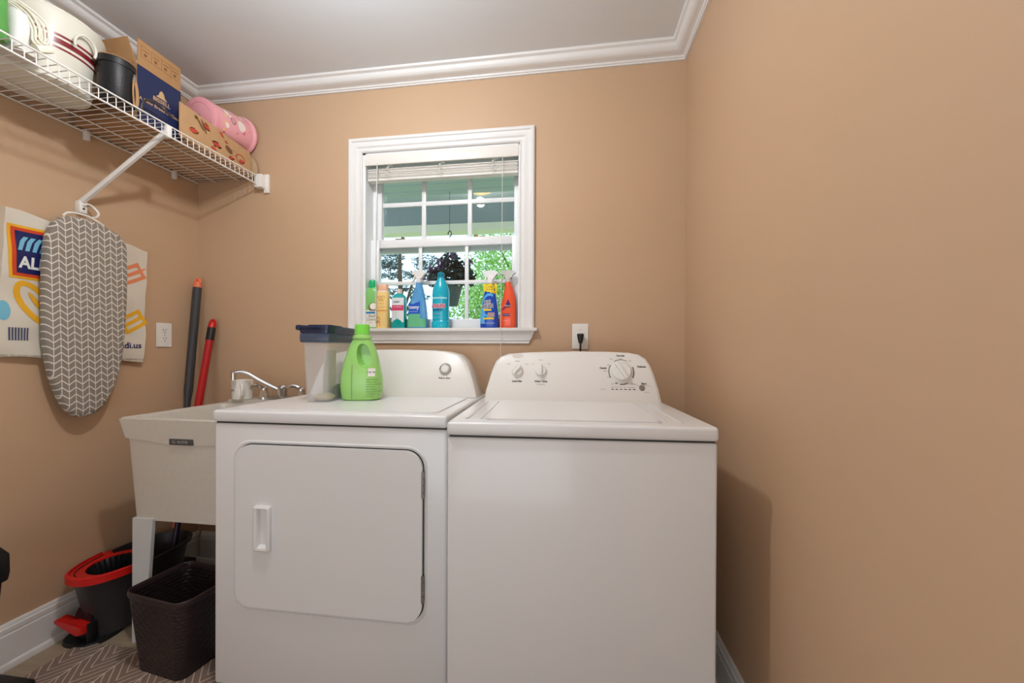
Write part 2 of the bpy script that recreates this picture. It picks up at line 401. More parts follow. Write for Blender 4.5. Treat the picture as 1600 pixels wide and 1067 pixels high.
for i, (x, y, lab) in enumerate(((-3.3, 8.6, 'mid-green bush low behind the hanging basket outside'), (-5.6, 11.5, 'mid-green bush outside, low behind the left lower window panes'), (-.3, 8.2, 'mid-green bush outside, low behind the right lower window panes'))):
    t = empty('bush', (x, y, -.2), label=lab, cat='bush', group='bushes outside the window')
    tube('stem', [(0, 0, 0), (.02, 0, .9)], .04, M_bark, t, 6)
    foliage('foliage', [(rb.uniform(-.9, .9), rb.uniform(-.4, .4), rb.uniform(.5, 1.7 if i != 1 else 1.5), rb.uniform(.3, .5)) for _ in range(12)], 3000, .11, L3, t, seed=20+i)
# hanging flower basket
hb = empty('hanging_basket', (-1.19, 3.85, 1.56), label='hanging basket of dark leaves and purple flowers under the porch beam outside the window', cat='hanging basket')
loft('basket_pot', [(0, 0, 0, .075, .075), (.02, 0, 0, .09, .09), (.17, 0, 0, .125, .125), (.19, 0, 0, .13, .13)], mottled('coir', (92, 96, 90), (70, 76, 72), 30, .9, .5), hb, 24)
foliage('basket_leaves', [(0, 0, .28, .16), (-.12, 0, .30, .11), (.12, 0, .33, .12), (.02, 0, .42, .12), (-.17, .02, .26, .07), (.19, 0, .28, .09)], 1500, .045, leaf_mat('dark_leaf', (44, 66, 60), (30, 48, 50)), hb, 1.3, seed=9)
for k, fb in enumerate(((-.17, -.04, .36, .06), (.05, -.06, .50, .06), (-.05, -.08, .40, .07), (.2, -.04, .42, .05), (-.22, -.03, .26, .05))): foliage('flower_cluster', [fb], 48, .03, mat('purple_petal', (128, 82, 128), .6), hb, 1, seed=10+k)
bm = bmesh.new()
for a in range(3):
    add_tube(bm, [(.12*math.cos(a*2.1), .12*math.sin(a*2.1), .19), (0, 0, .70)], .0025, 5)
finish('basket_chain', bm, M_black, hb)
hk = spline([(0, 0, .70), (.016, 0, .715), (.020, 0, .735), (.004, 0, .760), (-.016, 0, .735), (-.012, 0, .722)], 5)
tube('hook_wire', [(0, 0, .76), (0, 0, 1.158)], .0022, M_black, hb, 6)
tube('basket_hook', hk, .005, M_black, hb, 6)

# ------------------------------------------------------------------ washer
ws = empty('washing_machine', (-.317, 1.003, 0), math.radians(2.6), 'white top-load washing machine with three console dials, right of the dryer', 'washing machine')
WW = .692
bm = bmesh.new(); bx(bm, .001, WW-.001, .006, .650, .025, .876, .008, 3)
finish('cabinet', bm, M_white, ws)
box('top_seam', .006, WW-.006, .012, .645, .874, .8825, M_gap, ws)
bm = bmesh.new(); bx(bm, 0, WW, 0, .652, .881, .917, .009, 4); finish('top_panel', bm, M_white, ws)
bm = bmesh.new(); add_prism(bm, rrect(.095, .566, .042, .438, .012), XY, .915, .9215, .003, 3); finish('lid', bm, M_white, ws)
for x in (.043, .620): prism('top_ridge', rrect(x-.006, x+.006, .055, .425, .005, 3), XY, .916, .9195, M_white, ws, .0022, 2)
for x in (.579, .083): prism('top_ridge', rrect(x-.003, x+.003, .055, .425, .0025, 3), XY, .916, .919, M_white, ws, .0012, 2)
def console(parent, pts, y0, zb, sl, yb, x_in=.012):
    bm = bmesh.new()
    cx = sum(p[0] for p in pts)/len(pts)
    def ring(scx, dz, f):
        out = []
        for i, (x, z) in enumerate(pts):
            xx = cx+(x-cx)*scx; zz = zb+(z-zb)*dz
            out.append(bm.verts.new((xx, f(zz), zz)))
        return out
    face = lambda z: y0+(z-zb)*sl
    R = [ring(.955, .975, lambda z: face(z)-.001), ring(.97, .985, lambda z: face(z)), ring(.993, .997, lambda z: face(z)+.006), ring(1, 1, lambda z: face(z)+.018), ring(1, 1, lambda z: yb-.01), ring(.985, .985, lambda z: yb)]
    n = len(pts)
    for A, Bq in zip(R, R[1:]):
        for i in range(n): bm.faces.new((A[i], A[(i+1) % n], Bq[(i+1) % n], Bq[i]))
    bm.faces.new(R[0][::-1]); bm.faces.new(R[-1])
    return finish('console', bm, M_consl, parent)
SL = .38
wpts = [(.022, .915), (.027, .954), (.047, 1.030), (.060, 1.064), (.078, 1.083), (.109, 1.094), (.17, 1.099), (.243, 1.102), (.367, 1.105), (.50, 1.104), (.58, 1.100), (.615, 1.093), (.638, 1.078), (.652, 1.055), (.663, 1.020), (.675, .963), (.682, .915)]
wc = console(ws, wpts, .455, .917, SL, .615)
def con_map(y0, zb, off=.0018):
    return lambda u, v: (u, y0+(v-zb)*SL-off, v)
WM = con_map(.455, .917)
TA = math.atan(SL)
def knob(name, parent, u, v, r, dep, y0, zb, ang, m=M_consl, ridge=True, mk=None):
    n = Vector((0, -1, SL)).normalized(); c = Vector((u, y0+(v-zb)*SL, v))
    X = Vector((1, 0, 0)); Yv = n.cross(X).normalized()
    Yv = Yv if Yv.z > 0 else -Yv
    M = Matrix((X, Yv, n)).transposed().to_4x4(); M.translation = c
    R = Matrix.Rotation(ang, 4, 'Z')
    bm = bmesh.new(); add_loft(bm, [(-.002, 0, 0, r*1.12, r*1.12), (.003, 0, 0, r*1.12, r*1.12), (.004, 0, 0, r, r), (dep*.6, 0, 0, r*.95, r*.95), (dep*.8, 0, 0, r*.85, r*.85)], 32)
    if ridge: bx(bm, -r*.22, r*.22, -r*.95, r*1.02, dep*.5, dep*1.35, r*.12, 2, R)
    for v_ in bm.verts: v_.co = M @ v_.co
    k = finish(name, bm, m, parent)
    if mk: tube('pointer_mark', [M @ R @ Vector((0, r*.3, dep*1.36)), M @ R @ Vector((0, r*.95, dep*1.36))], .0008, mk, k, 6)
    return k
knob('load_size_knob', ws, .147, 1.028, .0215, .016, .455, .917, math.radians(-40))
knob('wash_temp_knob', ws, .238, 1.028, .0215, .016, .455, .917, 0)
M_ring = mat('gray_ring', (150, 147, 142), .5)
knob('cycle_knob', ws, .541, 1.028, .038, .018, .455, .917, math.radians(32))
def T(s, size, u, v, m=M_dark, bold=0, **k): return text('panel_text', s, size, WM, m, wc, u, v, bold=bold, **k)
T('Load Size', .0098, .147, .990, bold=.0003); T('Wash Temp', .0098, .239, .990, bold=.0003); T('(Cold Rinse)', .0055, .239, .979, M_gray)
for s, u, v in (('Medium', .147, 1.066), ('Small', .112, 1.055), ('Large', .184, 1.055), ('Warm', .238, 1.071), ('Hot', .207, 1.056), ('Cold', .269, 1.056)): T(s, .0056, u, v, M_gray)
T('Normal', .0096, .541, 1.089, bold=.0003); T('Casual', .0096, .474, 1.042, bold=.0003); T('Delicate', .0096, .617, 1.048, bold=.0003); T('Start', .0100, .620, .986, bold=.0003)
for s, u, v in (('Heavy', .506, 1.076), ('Super', .541, 1.078), ('Light', .575, 1.070), ('Light', .494, 1.054), ('Regular', .482, 1.031), ('Heavy', .494, 1.008), ('Rinse & Spin', .512, .985), ('Drain & Spin', .584, .984), ('Push to Start / Hold to Stop', .617, .979), ('Cycle Status', .470, .9645), ('Soak', .505, .972), ('Wash', .521, .972), ('Rinse', .536, .972), ('Spin', .551, .972), ('Lid Lock', .567, .972), ('Done', .583, .972), ('End of cycle', .628, .955)): T(s, .0050 if len(s) < 12 else .0042, u, v, M_gray)
bm = bmesh.new()
for k in range(6):
    u = .505+k*.0157; add_prism(bm, [(u-.0042, .9632), (u+.0042, .9632), (u+.0042, .9658), (u-.0042, .9658)], lambda a, b, d: (a, .455+(b-.917)*SL-.001-d, b), 0, .0008)
finish('status_lights', bm, M_dark, ws)
def arc(bm, cu, cv, r, a0, a1, wd, n=14):
    pr = None
    for i in range(n+1):
        a = math.radians(a0+(a1-a0)*i/n); q = [bm.verts.new(WM(cu+rr*math.cos(a), cv+rr*math.sin(a)*1.0)) for rr in (r-wd/2, r+wd/2)]
        if pr: bm.faces.new((pr[0], pr[1], q[1], q[0]))
        pr = q
for r_, a0, a1, wd in ((.046, 60, 122, .0018), (.046, 148, 208, .0035), (.046, -28, 24, .0042), (.0455, -100, -62, .0045), (.0455, -122, -108, .0035)):
    bm = bmesh.new(); arc(bm, .541, 1.028, r_, a0, a1, wd); finish('dial_arc', bm, M_gray, ws)
knob('start_button', ws, .612, .970, .0095, .006, .455, .917, 0, M_steel, False)
loft('brand_badge', [(0, 0, 0, .022, .009), (.0006, 0, 0, .022, .009)], mat('faint_badge', (222, 214, 208), .35), ws).matrix_basis = Matrix.Translation((.147, .518, 1.087)) @ Matrix.Rotation(PI/2-TA, 4, 'X')
for x in (.05, WW-.05):
    for y in (.06, .60): loft('foot', [(0, x, y, .022, .022), (.026, x, y, .018, .018)], M_black, ws, 16)

# ------------------------------------------------------------------ dryer
DW = .778
dr = empty('clothes_dryer', (-1.130, 1.112, 0), math.radians(.5), 'white front-load clothes dryer with a square side-hinged door, left of the washer', 'dryer')
bm = bmesh.new(); bx(bm, .001, DW-.001, .006, .620, .025, .870, .010, 3); finish('cabinet', bm, M_white, dr)
box('top_seam', .006, DW-.006, .012, .615, .868, .876, M_gap, dr)
bm = bmesh.new(); bx(bm, 0, DW, 0, .622, .8745, .912, .009, 4)
add_prism(bm, rrect(.045, DW-.045, .04, .43, .02), XY, .910, .9155, .0025, 3)
finish('top_panel', bm, M_white, dr)
box('lint_cover', .52, .68, .438, .448, .9115, .9135, M_white, dr, .0005)
door = [(.066, .305), (.688, .305), (.688, .808), (.066, .808)]
prism('door_recess', rrect(.0847, .7078, .2897, .8085, .056, 8), XZ, .0045, .009, M_gap, dr)
dd = prism('door', rrect(.087, .704, .292, .805, .054, 10), XZ, -.004, .010, M_white, dr, .004, 4)
bm = bmesh.new()   # embossed rim of the front panel round the door
a = rrect(.073, .717, .278, .820, .062, 10); b = rrect(.0835, .7085, .2885, .8095, .056, 10)
va = [bm.verts.new((u, .0055, v)) for u, v in a]; vm = [bm.verts.new(((u+u2)/2, .0025, (v+v2)/2)) for (u, v), (u2, v2) in zip(a, b)]; vb = [bm.verts.new((u, .0068, v)) for u, v in b]
for A, Bq in ((va, vm), (vm, vb)):
    for i in range(len(A)): bm.faces.new((A[i], A[(i+1) % len(A)], Bq[(i+1) % len(A)], Bq[i]))
finish('door_surround', bm, M_white, dr)
# recessed handle: frame ring, pocket and lip
hx0, hx1, hz0, hz1 = .156, .214, .474, .617
bm = bmesh.new(); o = rrect(hx0, hx1, hz0, hz1, .006, 4); i_ = rrect(hx0+.006, hx1-.006, hz0+.006, hz1-.006, .004, 4); p_ = rrect(hx0+.016, hx1-.010, hz0+.012, hz1-.008, .004, 4); q_ = rrect(hx0+.020, hx1-.014, hz0+.020, hz1-.012, .004, 4)
L_ = [[bm.verts.new((u, y, v)) for u, v in pl] for pl, y in ((o, -.004), (o, -.013), (i_, -.017), (p_, -.016), (q_, -.0045))]
for A, Bq in zip(L_, L_[1:]):
    for i in range(len(A)): bm.faces.new((A[i], A[(i+1) % len(A)], Bq[(i+1) % len(A)], Bq[i]))
bm.faces.new(L_[-1])
hd = finish('door_handle', bm, M_white, dd)
for z0, z1 in ((.665, .746), (.355, .436)):
    bm = bmesh.new()
    for k in range(4):
        zz = z0+(z1-z0)*k/4; add_loft(bm, [(zz+.0008, .7055, -.003, .0042, .0042), (zz+(z1-z0)/4-.0008, .7055, -.003, .0042, .0042)], 12)
    finish('hinge', bm, M_steel, dr)
dpts = [(.016, .913), (.022, .950), (.040, 1.03), (.055, 1.062), (.08, 1.086), (.125, 1.100), (.20, 1.106), (.37, 1.110), (.55, 1.107), (.62, 1.101), (.672, 1.088), (.702, 1.062), (.727, 1.02), (.747, .970), (.764, .913)]
dc = console(dr, dpts, .455, .915, SL, .605)
DM = con_map(.455, .915)
knob('start_knob', dr, .620, 1.026, .0185, .016, .455, .915, 0, M_consl, False)
bm = bmesh.new(); k0 = Vector((.620, .455+(1.026-.915)*SL, 1.026)); n = Vector((0, -1, SL)).normalized()
tube('knob_ring', [k0+n*.006+Vector((.0235*math.cos(a), -SL*.0, .0235*math.sin(a)*.94))+Vector((0, .0235*math.sin(a)*.94*SL, 0)) for a in [2*PI*i/32 for i in range(33)]], .0018, M_steel, dr, 6)
bm.free()
text('panel_text', 'Push to Start', .0098, DM, M_dark, dc, .620, .990, bold=.0003)
for x in (.05, DW-.05):
    for y in (.06, .56): loft('foot', [(0, x, y, .022, .022), (.026, x, y, .018, .018)], M_black, dr, 16)

# ------------------------------------------------------------------ utility sink
M_sink = mottled('speckled_sink_polymer', (214, 208, 196), (204, 198, 186), 60, .45, .15)
sk = empty('utility_sink', (-1.385, 1.24, 0), 0, 'off-white floor-standing utility sink in the back left corner beside the dryer', 'sink')
def rloop(bm, x0, x1, y0, y1, z, r, k=4): return [bm.verts.new((u, v, z)) for u, v in rrect(x0, x1, y0, y1, r, k)]
def bridge(bm, A, Bq):
    n = len(A)
    for i in range(n): bm.faces.new((A[i], A[(i+1) % n], Bq[(i+1) % n], Bq[i]))
bm = bmesh.new()
X0, X1, Y0, Y1 = -.265, .244, 0, .520
lp = [rloop(bm, X0+.024, X1-.030, .030, Y1-.03, .462, .02), rloop(bm, X0+.020, X1-.020, .010, Y1-.005, .765, .015), rloop(bm, X0, X1, Y0, Y1, .846, .008), rloop(bm, X0+.002, X1-.002, Y0+.002, Y1, .852, .008),
      rloop(bm, X0+.022, X1-.022, Y0+.022, Y1-.10, .850, .03), rloop(bm, X0+.027, X1-.027, Y0+.028, Y1-.105, .842, .03), rloop(bm, X0+.075, X1-.075, .06, Y1-.13, .475, .05)]
for A, Bq in zip(lp, lp[1:]): bridge(bm, A, Bq)
bm.faces.new(lp[0][::-1]); bm.faces.new(lp[-1])
finish('basin', bm, M_sink, sk)
bm = bmesh.new(); add_prism(bm, rrect(X0+.03, X1-.03, Y1-.098, Y1, .02, 5), XY, .845, .868, .006, 3); finish('back_ledge', bm, M_sink, sk)
# apron with a drooping lower edge
up = [(X0+.001, .848), (X1-.001, .848)]
lo = [(X1-.018, .770), (.16, .764), (.054, .757), (.052, .756), (-.058, .757), (-.060, .757), (-.15, .767), (X0+.017, .778)]
bm = bmesh.new(); pts = [(X0+.001, .848), (X0+.017, .776), (-.15, .766), (-.060, .757), (.052, .756), (.16, .763), (X1-.017, .768), (X1-.001, .848)]
fr_ = [bm.verts.new((u, -.003+(.848-v)*.12, v)) for u, v in pts]; bk = [bm.verts.new((u, .016+(.848-v)*.12, v)) for u, v in pts]
bm.faces.new(fr_); bm.faces.new(bk[::-1])
for i in range(len(pts)): bm.faces.new((fr_[i], bk[i], bk[(i+1) % len(pts)], fr_[(i+1) % len(pts)]))
ap_ = finish('apron', bm, M_sink, sk)
bd = box('nameplate', -.056, .042, .0025, .009, .757, .779, mottled('speckled_nameplate', (90, 88, 86), (60, 58, 58), 600, .5), sk, .001)
text('nameplate_text', 'E.L. MUSTEE', .0125, lambda u, v: (u, .0018, v), mat('pale_print', (170, 168, 162), .5), bd, -.01, .768, bold=.0002)
for sx in (-1, 1):
    for fy in (0, 1):
        bm = bmesh.new(); yy = .022 if fy == 0 else .47
        xo = X0+.028 if sx < 0 else X1-.028; s = 1 if sx < 0 else -1
        poly = [(xo, .47), (xo+s*.088, .47), (xo+s*.052, .0), (xo-s*.002, .0)]
        add_prism(bm, poly, XZ, yy, yy+.012)
        finish('leg', bm, mat('gray_painted_leg', (205, 207, 205), .4), sk)
# faucet on the ledge
fa = empty('faucet', (-1.355, 1.712, .868), label='chrome two-handle faucet with a long swing spout on the utility sink ledge', cat='faucet')
bm = bmesh.new(); add_prism(bm, rrect(-.075, .115, -.028, .028, .02, 5), XY, 0, .014, .003, 2); finish('base_plate', bm, M_steel, fa)
loft('spout_hub', [(.012, 0, 0, .020, .020), (.040, 0, 0, .020, .020), (.045, 0, 0, .022, .022), (.060, 0, 0, .022, .022), (.068, 0, 0, .016, .016), (.070, 0, 0, .004, .004)], M_chrome, fa, 24)
sp = spline([(-.010, -.005, .045), (-.045, -.022, .066), (-.095, -.046, .100), (-.130, -.062, .126), (-.158, -.076, .136), (-.180, -.086, .132)], 5)
tube('spout', sp, .0085, M_chrome, fa, 12)
loft('aerator', [(.098, -.183, -.088, .011, .011), (.130, -.183, -.088, .011, .011), (.141, -.183, -.088, .009, .009)], M_chrome, fa, 16)
for hx, sgn in ((-.098, -1), (.098, -1)):
    bm = bmesh.new(); add_loft(bm, [(.0, hx, 0, .024, .024), (.010, hx, 0, .024, .024), (.03, hx, 0, .018, .018), (.052, hx, 0, .016, .016), (.060, hx, 0, .008, .008)], 20)
    add_tube(bm, spline([(hx, 0, .048), (hx-.02, -.012, .066), (hx-.042, -.022, .066), (hx-.050, -.026, .056)], 5), [.012]*4+[.009]*6+[.006]*6, 8)
    finish('faucet_handle', bm, M_chrome, fa)
# mug
mg = empty('mug', (-1.552, 1.690, .868), .55, label='white ceramic mug standing on the sink ledge beside the faucet', cat='mug')
M_cer = mat('white_ceramic', (236, 232, 224), .2, coat=.4)
loft('mug_body', [(0, 0, 0, .038, .038), (.003, 0, 0, .043, .043), (.090, 0, 0, .0455, .0455), (.093, 0, 0, .044, .044), (.090, 0, 0, .042, .042), (.008, 0, 0, .039, .039)], M_cer, mg, 32)
tube('mug_handle', spline([(.004, -.042, .076), (.010, -.062, .074), (.013, -.070, .055), (.012, -.068, .03), (.008, -.055, .016), (.004, -.041, .014)], 6), .007, M_cer, mg, 10)
text('mug_print', 'HOME', .014, lambda u, v: (.0452*math.sin(u/.045), -.0452*math.cos(u/.045), v), M_dark, mg, -.046, .045)

# ------------------------------------------------------------------ wire shelf
sh = empty('wire_shelf', (-1.74, 1.2, 1.98), label='white vinyl-coated wire shelf along the left wall near the ceiling', cat='shelf')
def S(o): o.matrix_parent_inverse = Matrix.Translation(-Vector(sh.location)); return o
XF = -1.556; ZD = 1.978; SY0, SY1 = .45, 1.805
bm = bmesh.new(); y = SY0+.01
ys = []
while y < SY1-.004: ys.append(y); y += .0258
bm.free()
for y in ys: S(tube('shelf_wire', [(-1.922, y, ZD+.003), (XF-.006, y, ZD+.003), (XF+.0015, y, ZD-.002), (XF+.002, y, 1.941)], .0015, M_wire, sh, 6))
bm = bmesh.new()
add_tube(bm, [(XF+.001, SY0, ZD+.006), (XF+.001, SY1, ZD+.006)], .0030, 8); add_tube(bm, [(XF+.001, SY0, 1.942), (XF+.001, SY1, 1.942)], .0034, 8)
S(finish('front_rail', bm, M_wire, sh))
for xx, r in ((-1.68, .0024), (-1.815, .0024), (-1.921, .0032)): S(tube('deck_rail', [(xx, SY0, ZD-.002), (xx, SY1, ZD-.002)], r, M_wire, sh, 8))
# diagonal brace
bm = bmesh.new(); a = Vector((-1.557, 1.335, 1.962)); b = Vector((-1.913, 1.303, 1.690)); add_tube(bm, [a, b], .0105, 6)
bx(bm, -1.568, -1.548, 1.328, 1.346, 1.936, 1.984, .002)
S(finish('brace', bm, M_wire, sh))
bm = bmesh.new(); bx(bm, XL, -1.905, 1.292, 1.318, 1.645, 1.694, .003); S(finish('brace_bracket', bm, M_wire, sh))
bm = bmesh.new(); add_loft(bm, [(-1.905, 1.305, 1.662, .004, .004), (-1.902, 1.305, 1.662, .003, .003)], 10, axis='x'); S(finish('screw', bm, M_dark, sh))
for y in (1.325, 1.68):
    bm = bmesh.new(); bx(bm, XL, -1.912, y-.008, y+.008, 1.945, 1.985, .003); add_loft(bm, [(-1.912, y, 1.952, .005, .005), (-1.909, y, 1.952, .004, .004)], 10, axis='x'); S(finish('wall_clip', bm, M_wire, sh))
bm = bmesh.new(); bx(bm, XF-.012, XF+.030, SY1-.030, D, 1.925, 1.992, .004); bx(bm, XF+.018, XF+.046, D-.012, D, 1.905, 2.000, .003)
S(finish('end_bracket', bm, M_plast, sh))

DK = 1.9835   # top of the deck wires
# enamel ice bucket
M_enam = mat('cream_enamel', (224, 220, 205), .45, coat=.1)
bk_ = empty('enamel_bucket', (-1.768, 1.092, DK), label='cream bucket with three dark red stripes on the wire shelf', cat='bucket')
def brad(z): return .117+(.150-.117)*min(1, z/.21)
secs = [(0, 0, 0, .110, .110), (.003, 0, 0, .117, .117)]+[(z, 0, 0, brad(z), brad(z)) for z in (.05, .10, .15, .20)]+[(.212, 0, 0, .154, .154), (.218, 0, 0, .152, .152), (.212, 0, 0, .147, .147), (.02, 0, 0, .113, .113)]
loft('bucket_body', secs, M_enam, bk_, 64)
M_strp = mat('dark_red_enamel', (132, 34, 44), .3, coat=.3)
for z0, z1 in ((.135, .142), (.112, .128), (.097, .103)):
    bm = bmesh.new(); add_loft(bm, [(z0, 0, 0, brad(z0)+.0007, brad(z0)+.0007), (z1, 0, 0, brad(z1)+.0007, brad(z1)+.0007)], 64, cap=False); finish('stripe', bm, M_strp, bk_)
for ang in (math.radians(7), math.radians(-108)):
    c, s = math.cos(ang), math.sin(ang); hp = []
    for t in [i/14 for i in range(15)]:
        a = math.radians(-25+230*t); lat = .032*math.cos(a); zz = .150+.034*math.sin(a); rr = .153+.007*math.sin(PI*t)
        hp.append((rr*c-lat*s, rr*s+lat*c, zz-.012))
    tube('bucket_handle', hp, .004, M_enam, bk_, 8)
# white corded appliance
ap = empty('corded_appliance', (-1.630, .957, DK), label='white plastic appliance wrapped in its cord on the shelf left of the cream bucket', cat='appliance')
M_appl = mat('glossy_white_plastic', (236, 234, 228), .25, coat=.4)
bm = bmesh.new(); add_prism(bm, rrect(-.050, .035, -.027, .030, .015, 5), XY, .0, .022, .005, 2); finish('appliance_base', bm, mat('gray_white_plastic', (214, 210, 202), .4), ap)
loft('appliance_body', [(.02, -.005, -.005, .022, .020, 2.6), (.05, -.004, 0, .028, .026, 2.6), (.09, -.002, .003, .031, .030, 2.6), (.12, -.004, .002, .028, .027, 2.4), (.135, -.008, 0, .016, .016)], M_appl, ap, 32)
M_cbl = mat('ivory_cable', (232, 226, 208), .5)
loops = [(.02, -.20, .10), (.0, -.12, .125), (0, -.04, .150), (.015, .005, .142), (.034, .030, .115), (.038, .036, .08), (.040, .030, .050), (.040, .014, .052), (.036, .014, .09), (.02, .0, .13), (-.01, -.04, .152), (-.01, -.12, .15), (0, -.2, .14)]
for dx, dz in ((0, 0), (.005, .006), (-.005, -.004)):
    tube('power_cord', [(p.x+dx, p.y+dz, p.z+dz) for p in spline(loops, 6)], .0032, M_cbl, ap, 6)
bm = bmesh.new(); bx(bm, -.012, .012, -.022, .022, -.010, .010, .005, 2, Matrix.Translation((.044, .028, .034)) @ Matrix.Rotation(.6, 4, 'X')); finish('plug', bm, M_cbl, ap)
# green pack
gp = empty('green_package', (-1.635, .870, DK), label='green plastic package at the far left edge of the wire shelf', cat='package')
loft('package_body', [(0, 0, 0, .045, .048, 4), (.01, 0, 0, .05, .054, 4), (.12, 0, 0, .048, .052, 4), (.16, 0, 0, .03, .05, 3), (.18, 0, 0, .006, .05, 3)], mottled('green_wrap', (96, 162, 84), (74, 140, 66), 12, .3), gp, 32)
# black canister with strap
cn = empty('leather_canister', (-1.606, 1.196, DK), label='black leather canister with tan straps between the bucket and the navy box', cat='canister')
M_lea = mottled('black_leather', (24, 24, 27), (18, 18, 20), 40, .45, .3)
M_strap = mat('tan_leather_strap', (176, 134, 92), .6)
loft('canister_body', [(0, 0, 0, .046, .046), (.004, 0, 0, .0485, .0485), (.130, 0, 0, .0485, .0485)], M_lea, cn, 40)
loft('canister_lid', [(.124, 0, 0, .0510, .0510), (.144, 0, 0, .052, .052), (.150, 0, 0, .048, .048)], M_lea, cn, 40)
tube('lid_rim', [(.0505*math.cos(a), .0505*math.sin(a), .148) for a in [2*PI*i/40 for i in range(41)]], .0015, M_strap, cn, 6)
bm = bmesh.new(); bx(bm, .044, .053, .016, .024, .085, .115, .001); finish('buckle', bm, M_steel, cn)
def strap(name, pts, wd, parent, m=M_strap):
    bm = bmesh.new(); pr = None; P = spline(pts, 6)
    for i, p in enumerate(P):
        q = [bm.verts.new(p+Vector((ox, oy, 0))) for ox, oy in ((0, -wd/2), (.0018, -wd/2), (.0018, wd/2), (0, wd/2))]
        if pr:
            for k in range(4): bm.faces.new((pr[k], pr[(k+1) % 4], q[(k+1) % 4], q[k]))
        else: bm.faces.new(q)
        pr = q
    bm.faces.new(pr[::-1]); return finish(name, bm, m, parent)
strap('strap', [(.050, .020, .103), (.052, .026, .06), (.051, .028, .02), (.049, .026, .003)], .010, cn)
strap('strap', [(.050, .016, .095), (.051, .014, .05), (.050, .018, .004)], .005, cn)
tube('strap_loop', spline([(.030, .062, .002), (.034, .060, .030), (.036, .072, .058), (.038, .10, .066), (.038, .135, .060), (.038, .165, .048)], 7), .0042, mat('dark_strap', (58, 46, 40), .4), cn, 8, sy=.4)
# navy box
nb = empty('cleaner_box', (-1.62, 1.275, DK), label='open navy and brown cardboard box with printed lettering, tallest thing on the shelf', cat='box')
Lx, Ly, Lz = .285, .168, .205
bm = bmesh.new(); t_ = .004
bx(bm, -Lx, 0, 0, t_, 0, Lz); bx(bm, -Lx, 0, Ly-t_, Ly, 0, Lz); bx(bm, -Lx, -Lx+t_, t_, Ly-t_, 0, Lz); bx(bm, -t_, 0, t_, Ly-t_, 0, Lz); bx(bm, -Lx+t_, -t_, t_, Ly-t_, 0, t_)
finish('box_body', bm, M_brown, nb, sm=False)
box('front_panel', 0, .0012, .0, Ly, .001, Lz, M_navy, nb, label='navy blue printed front panel')
def BF(u, v): return (.0018, u, v)
def bfl(u, v): return (.0032, u, v)
fp = box('front_flap', -.001, .002, .001, Ly-.001, Lz, Lz+.098, M_brown, nb)
fl = bmesh.new(); vs = [fl.verts.new(p) for p in ((-.004, 0, Lz), (-.27, 0, Lz+.005), (-.25, -.035, Lz+.07), (-.02, -.02, Lz+.090))]; vb = [fl.verts.new(v.co+Vector((0, .004, .0))) for v in vs]
fl.faces.new(vs); fl.faces.new(vb[::-1])
for i in range(4): fl.faces.new((vs[i], vb[i], vb[(i+1) % 4], vs[(i+1) % 4]))
finish('side_flap', fl, M_brown, nb, sm=False)
fm = text('box_lettering', 'BISSELL', .021, BF, M_tan, nb, .090, .113, bold=.0005)
text('box_lettering', 'A New Breed of Clean', .0172, BF, M_tan, nb, .086, .082, bold=.0003)
drape('box_logo', [[(.068, .126), (.112, .126), (.102, .136), (.098, .150), (.090, .158), (.082, .150), (.078, .136)], [(.082, .098), (.100, .098), (.110, .090), (.100, .087), (.090, .094)]], BF, M_tan, nb, 1)
bm = bmesh.new()
add_prism(bm, rrect(.014, Ly-.012, Lz+.030, Lz+.078, .004, 3), lambda u, v, d: (.0022+d, u, v), 0, .0001); bm.free()
M_ink = mat('brown_ink', (120, 84, 52), .8)
bm = bmesh.new()
for z_ in (Lz+.036, Lz+.078): add_prism(bm, [(.012, z_), (Ly-.012, z_), (Ly-.012, z_+.0012), (.012, z_+.0012)], lambda u, v, d: (.002+d, u, v), 0, .0003)
for q in range(4):
    u = .016+q*.038
    add_prism(bm, [(u-.004, Lz+.036), (u-.003, Lz+.036), (u-.003, Lz+.078), (u-.004, Lz+.078)], lambda u, v, d: (.002+d, u, v), 0, .0003)
    add_prism(bm, [(u+.012+.006*math.cos(a), Lz+.050+.006*math.sin(a)) for a in [2*PI*k/10 for k in range(10)]], lambda u, v, d: (.002+d, u, v), 0, .0003)
    add_prism(bm, [(u+.003, Lz+.064), (u+.026, Lz+.064), (u+.026, Lz+.067), (u+.003, Lz+.067)], lambda u, v, d: (.002+d, u, v), 0, .0003)
finish('flap_print', bm, M_ink, nb, sm=False)
# seafood-print box with standing flap
cb = empty('printed_carton', (-1.585, 1.452, DK), label='kraft brown carton printed with red shellfish, on the shelf right of the navy box', cat='box')
M_kraft = mottled('kraft_paper', (196, 158, 116), (184, 144, 102), 24, .75)
box('carton_body', -.330, -.004, .0, .322, 0, .082, M_kraft, cb, .003)
prism('standing_flap', [(-.045, .001), (.300, .001), (.322, .02), (.322, .085), (.312, .112), (.0, .140), (-.045, .142)], lambda u, v, d: (d, u, v), -.003, .003, M_kraft, cb, .0012)
def CF(u, v): return (.0042, u, v)
M_crab = mat('red_ink', (190, 72, 54), .7)
def ell(cu, cv, a, b, ang=0, n=18, jag=0):
    out = []
    for i in range(n):
        t = 2*PI*i/n; k = 1-(jag if i % 2 else 0); x, y = a*k*math.cos(t), b*k*math.sin(t)
        out.append((cu+x*math.cos(ang)-y*math.sin(ang), cv+x*math.sin(ang)+y*math.cos(ang)))
    return out
def ringp(cu, cv, a, b, wd, n=20, ang=0):
    o = ell(cu, cv, a, b, ang, n); i = ell(cu, cv, a-wd, b-wd, ang, n)
    return [[o[k], o[(k+1) % n], i[(k+1) % n], i[k]] for k in range(n)]
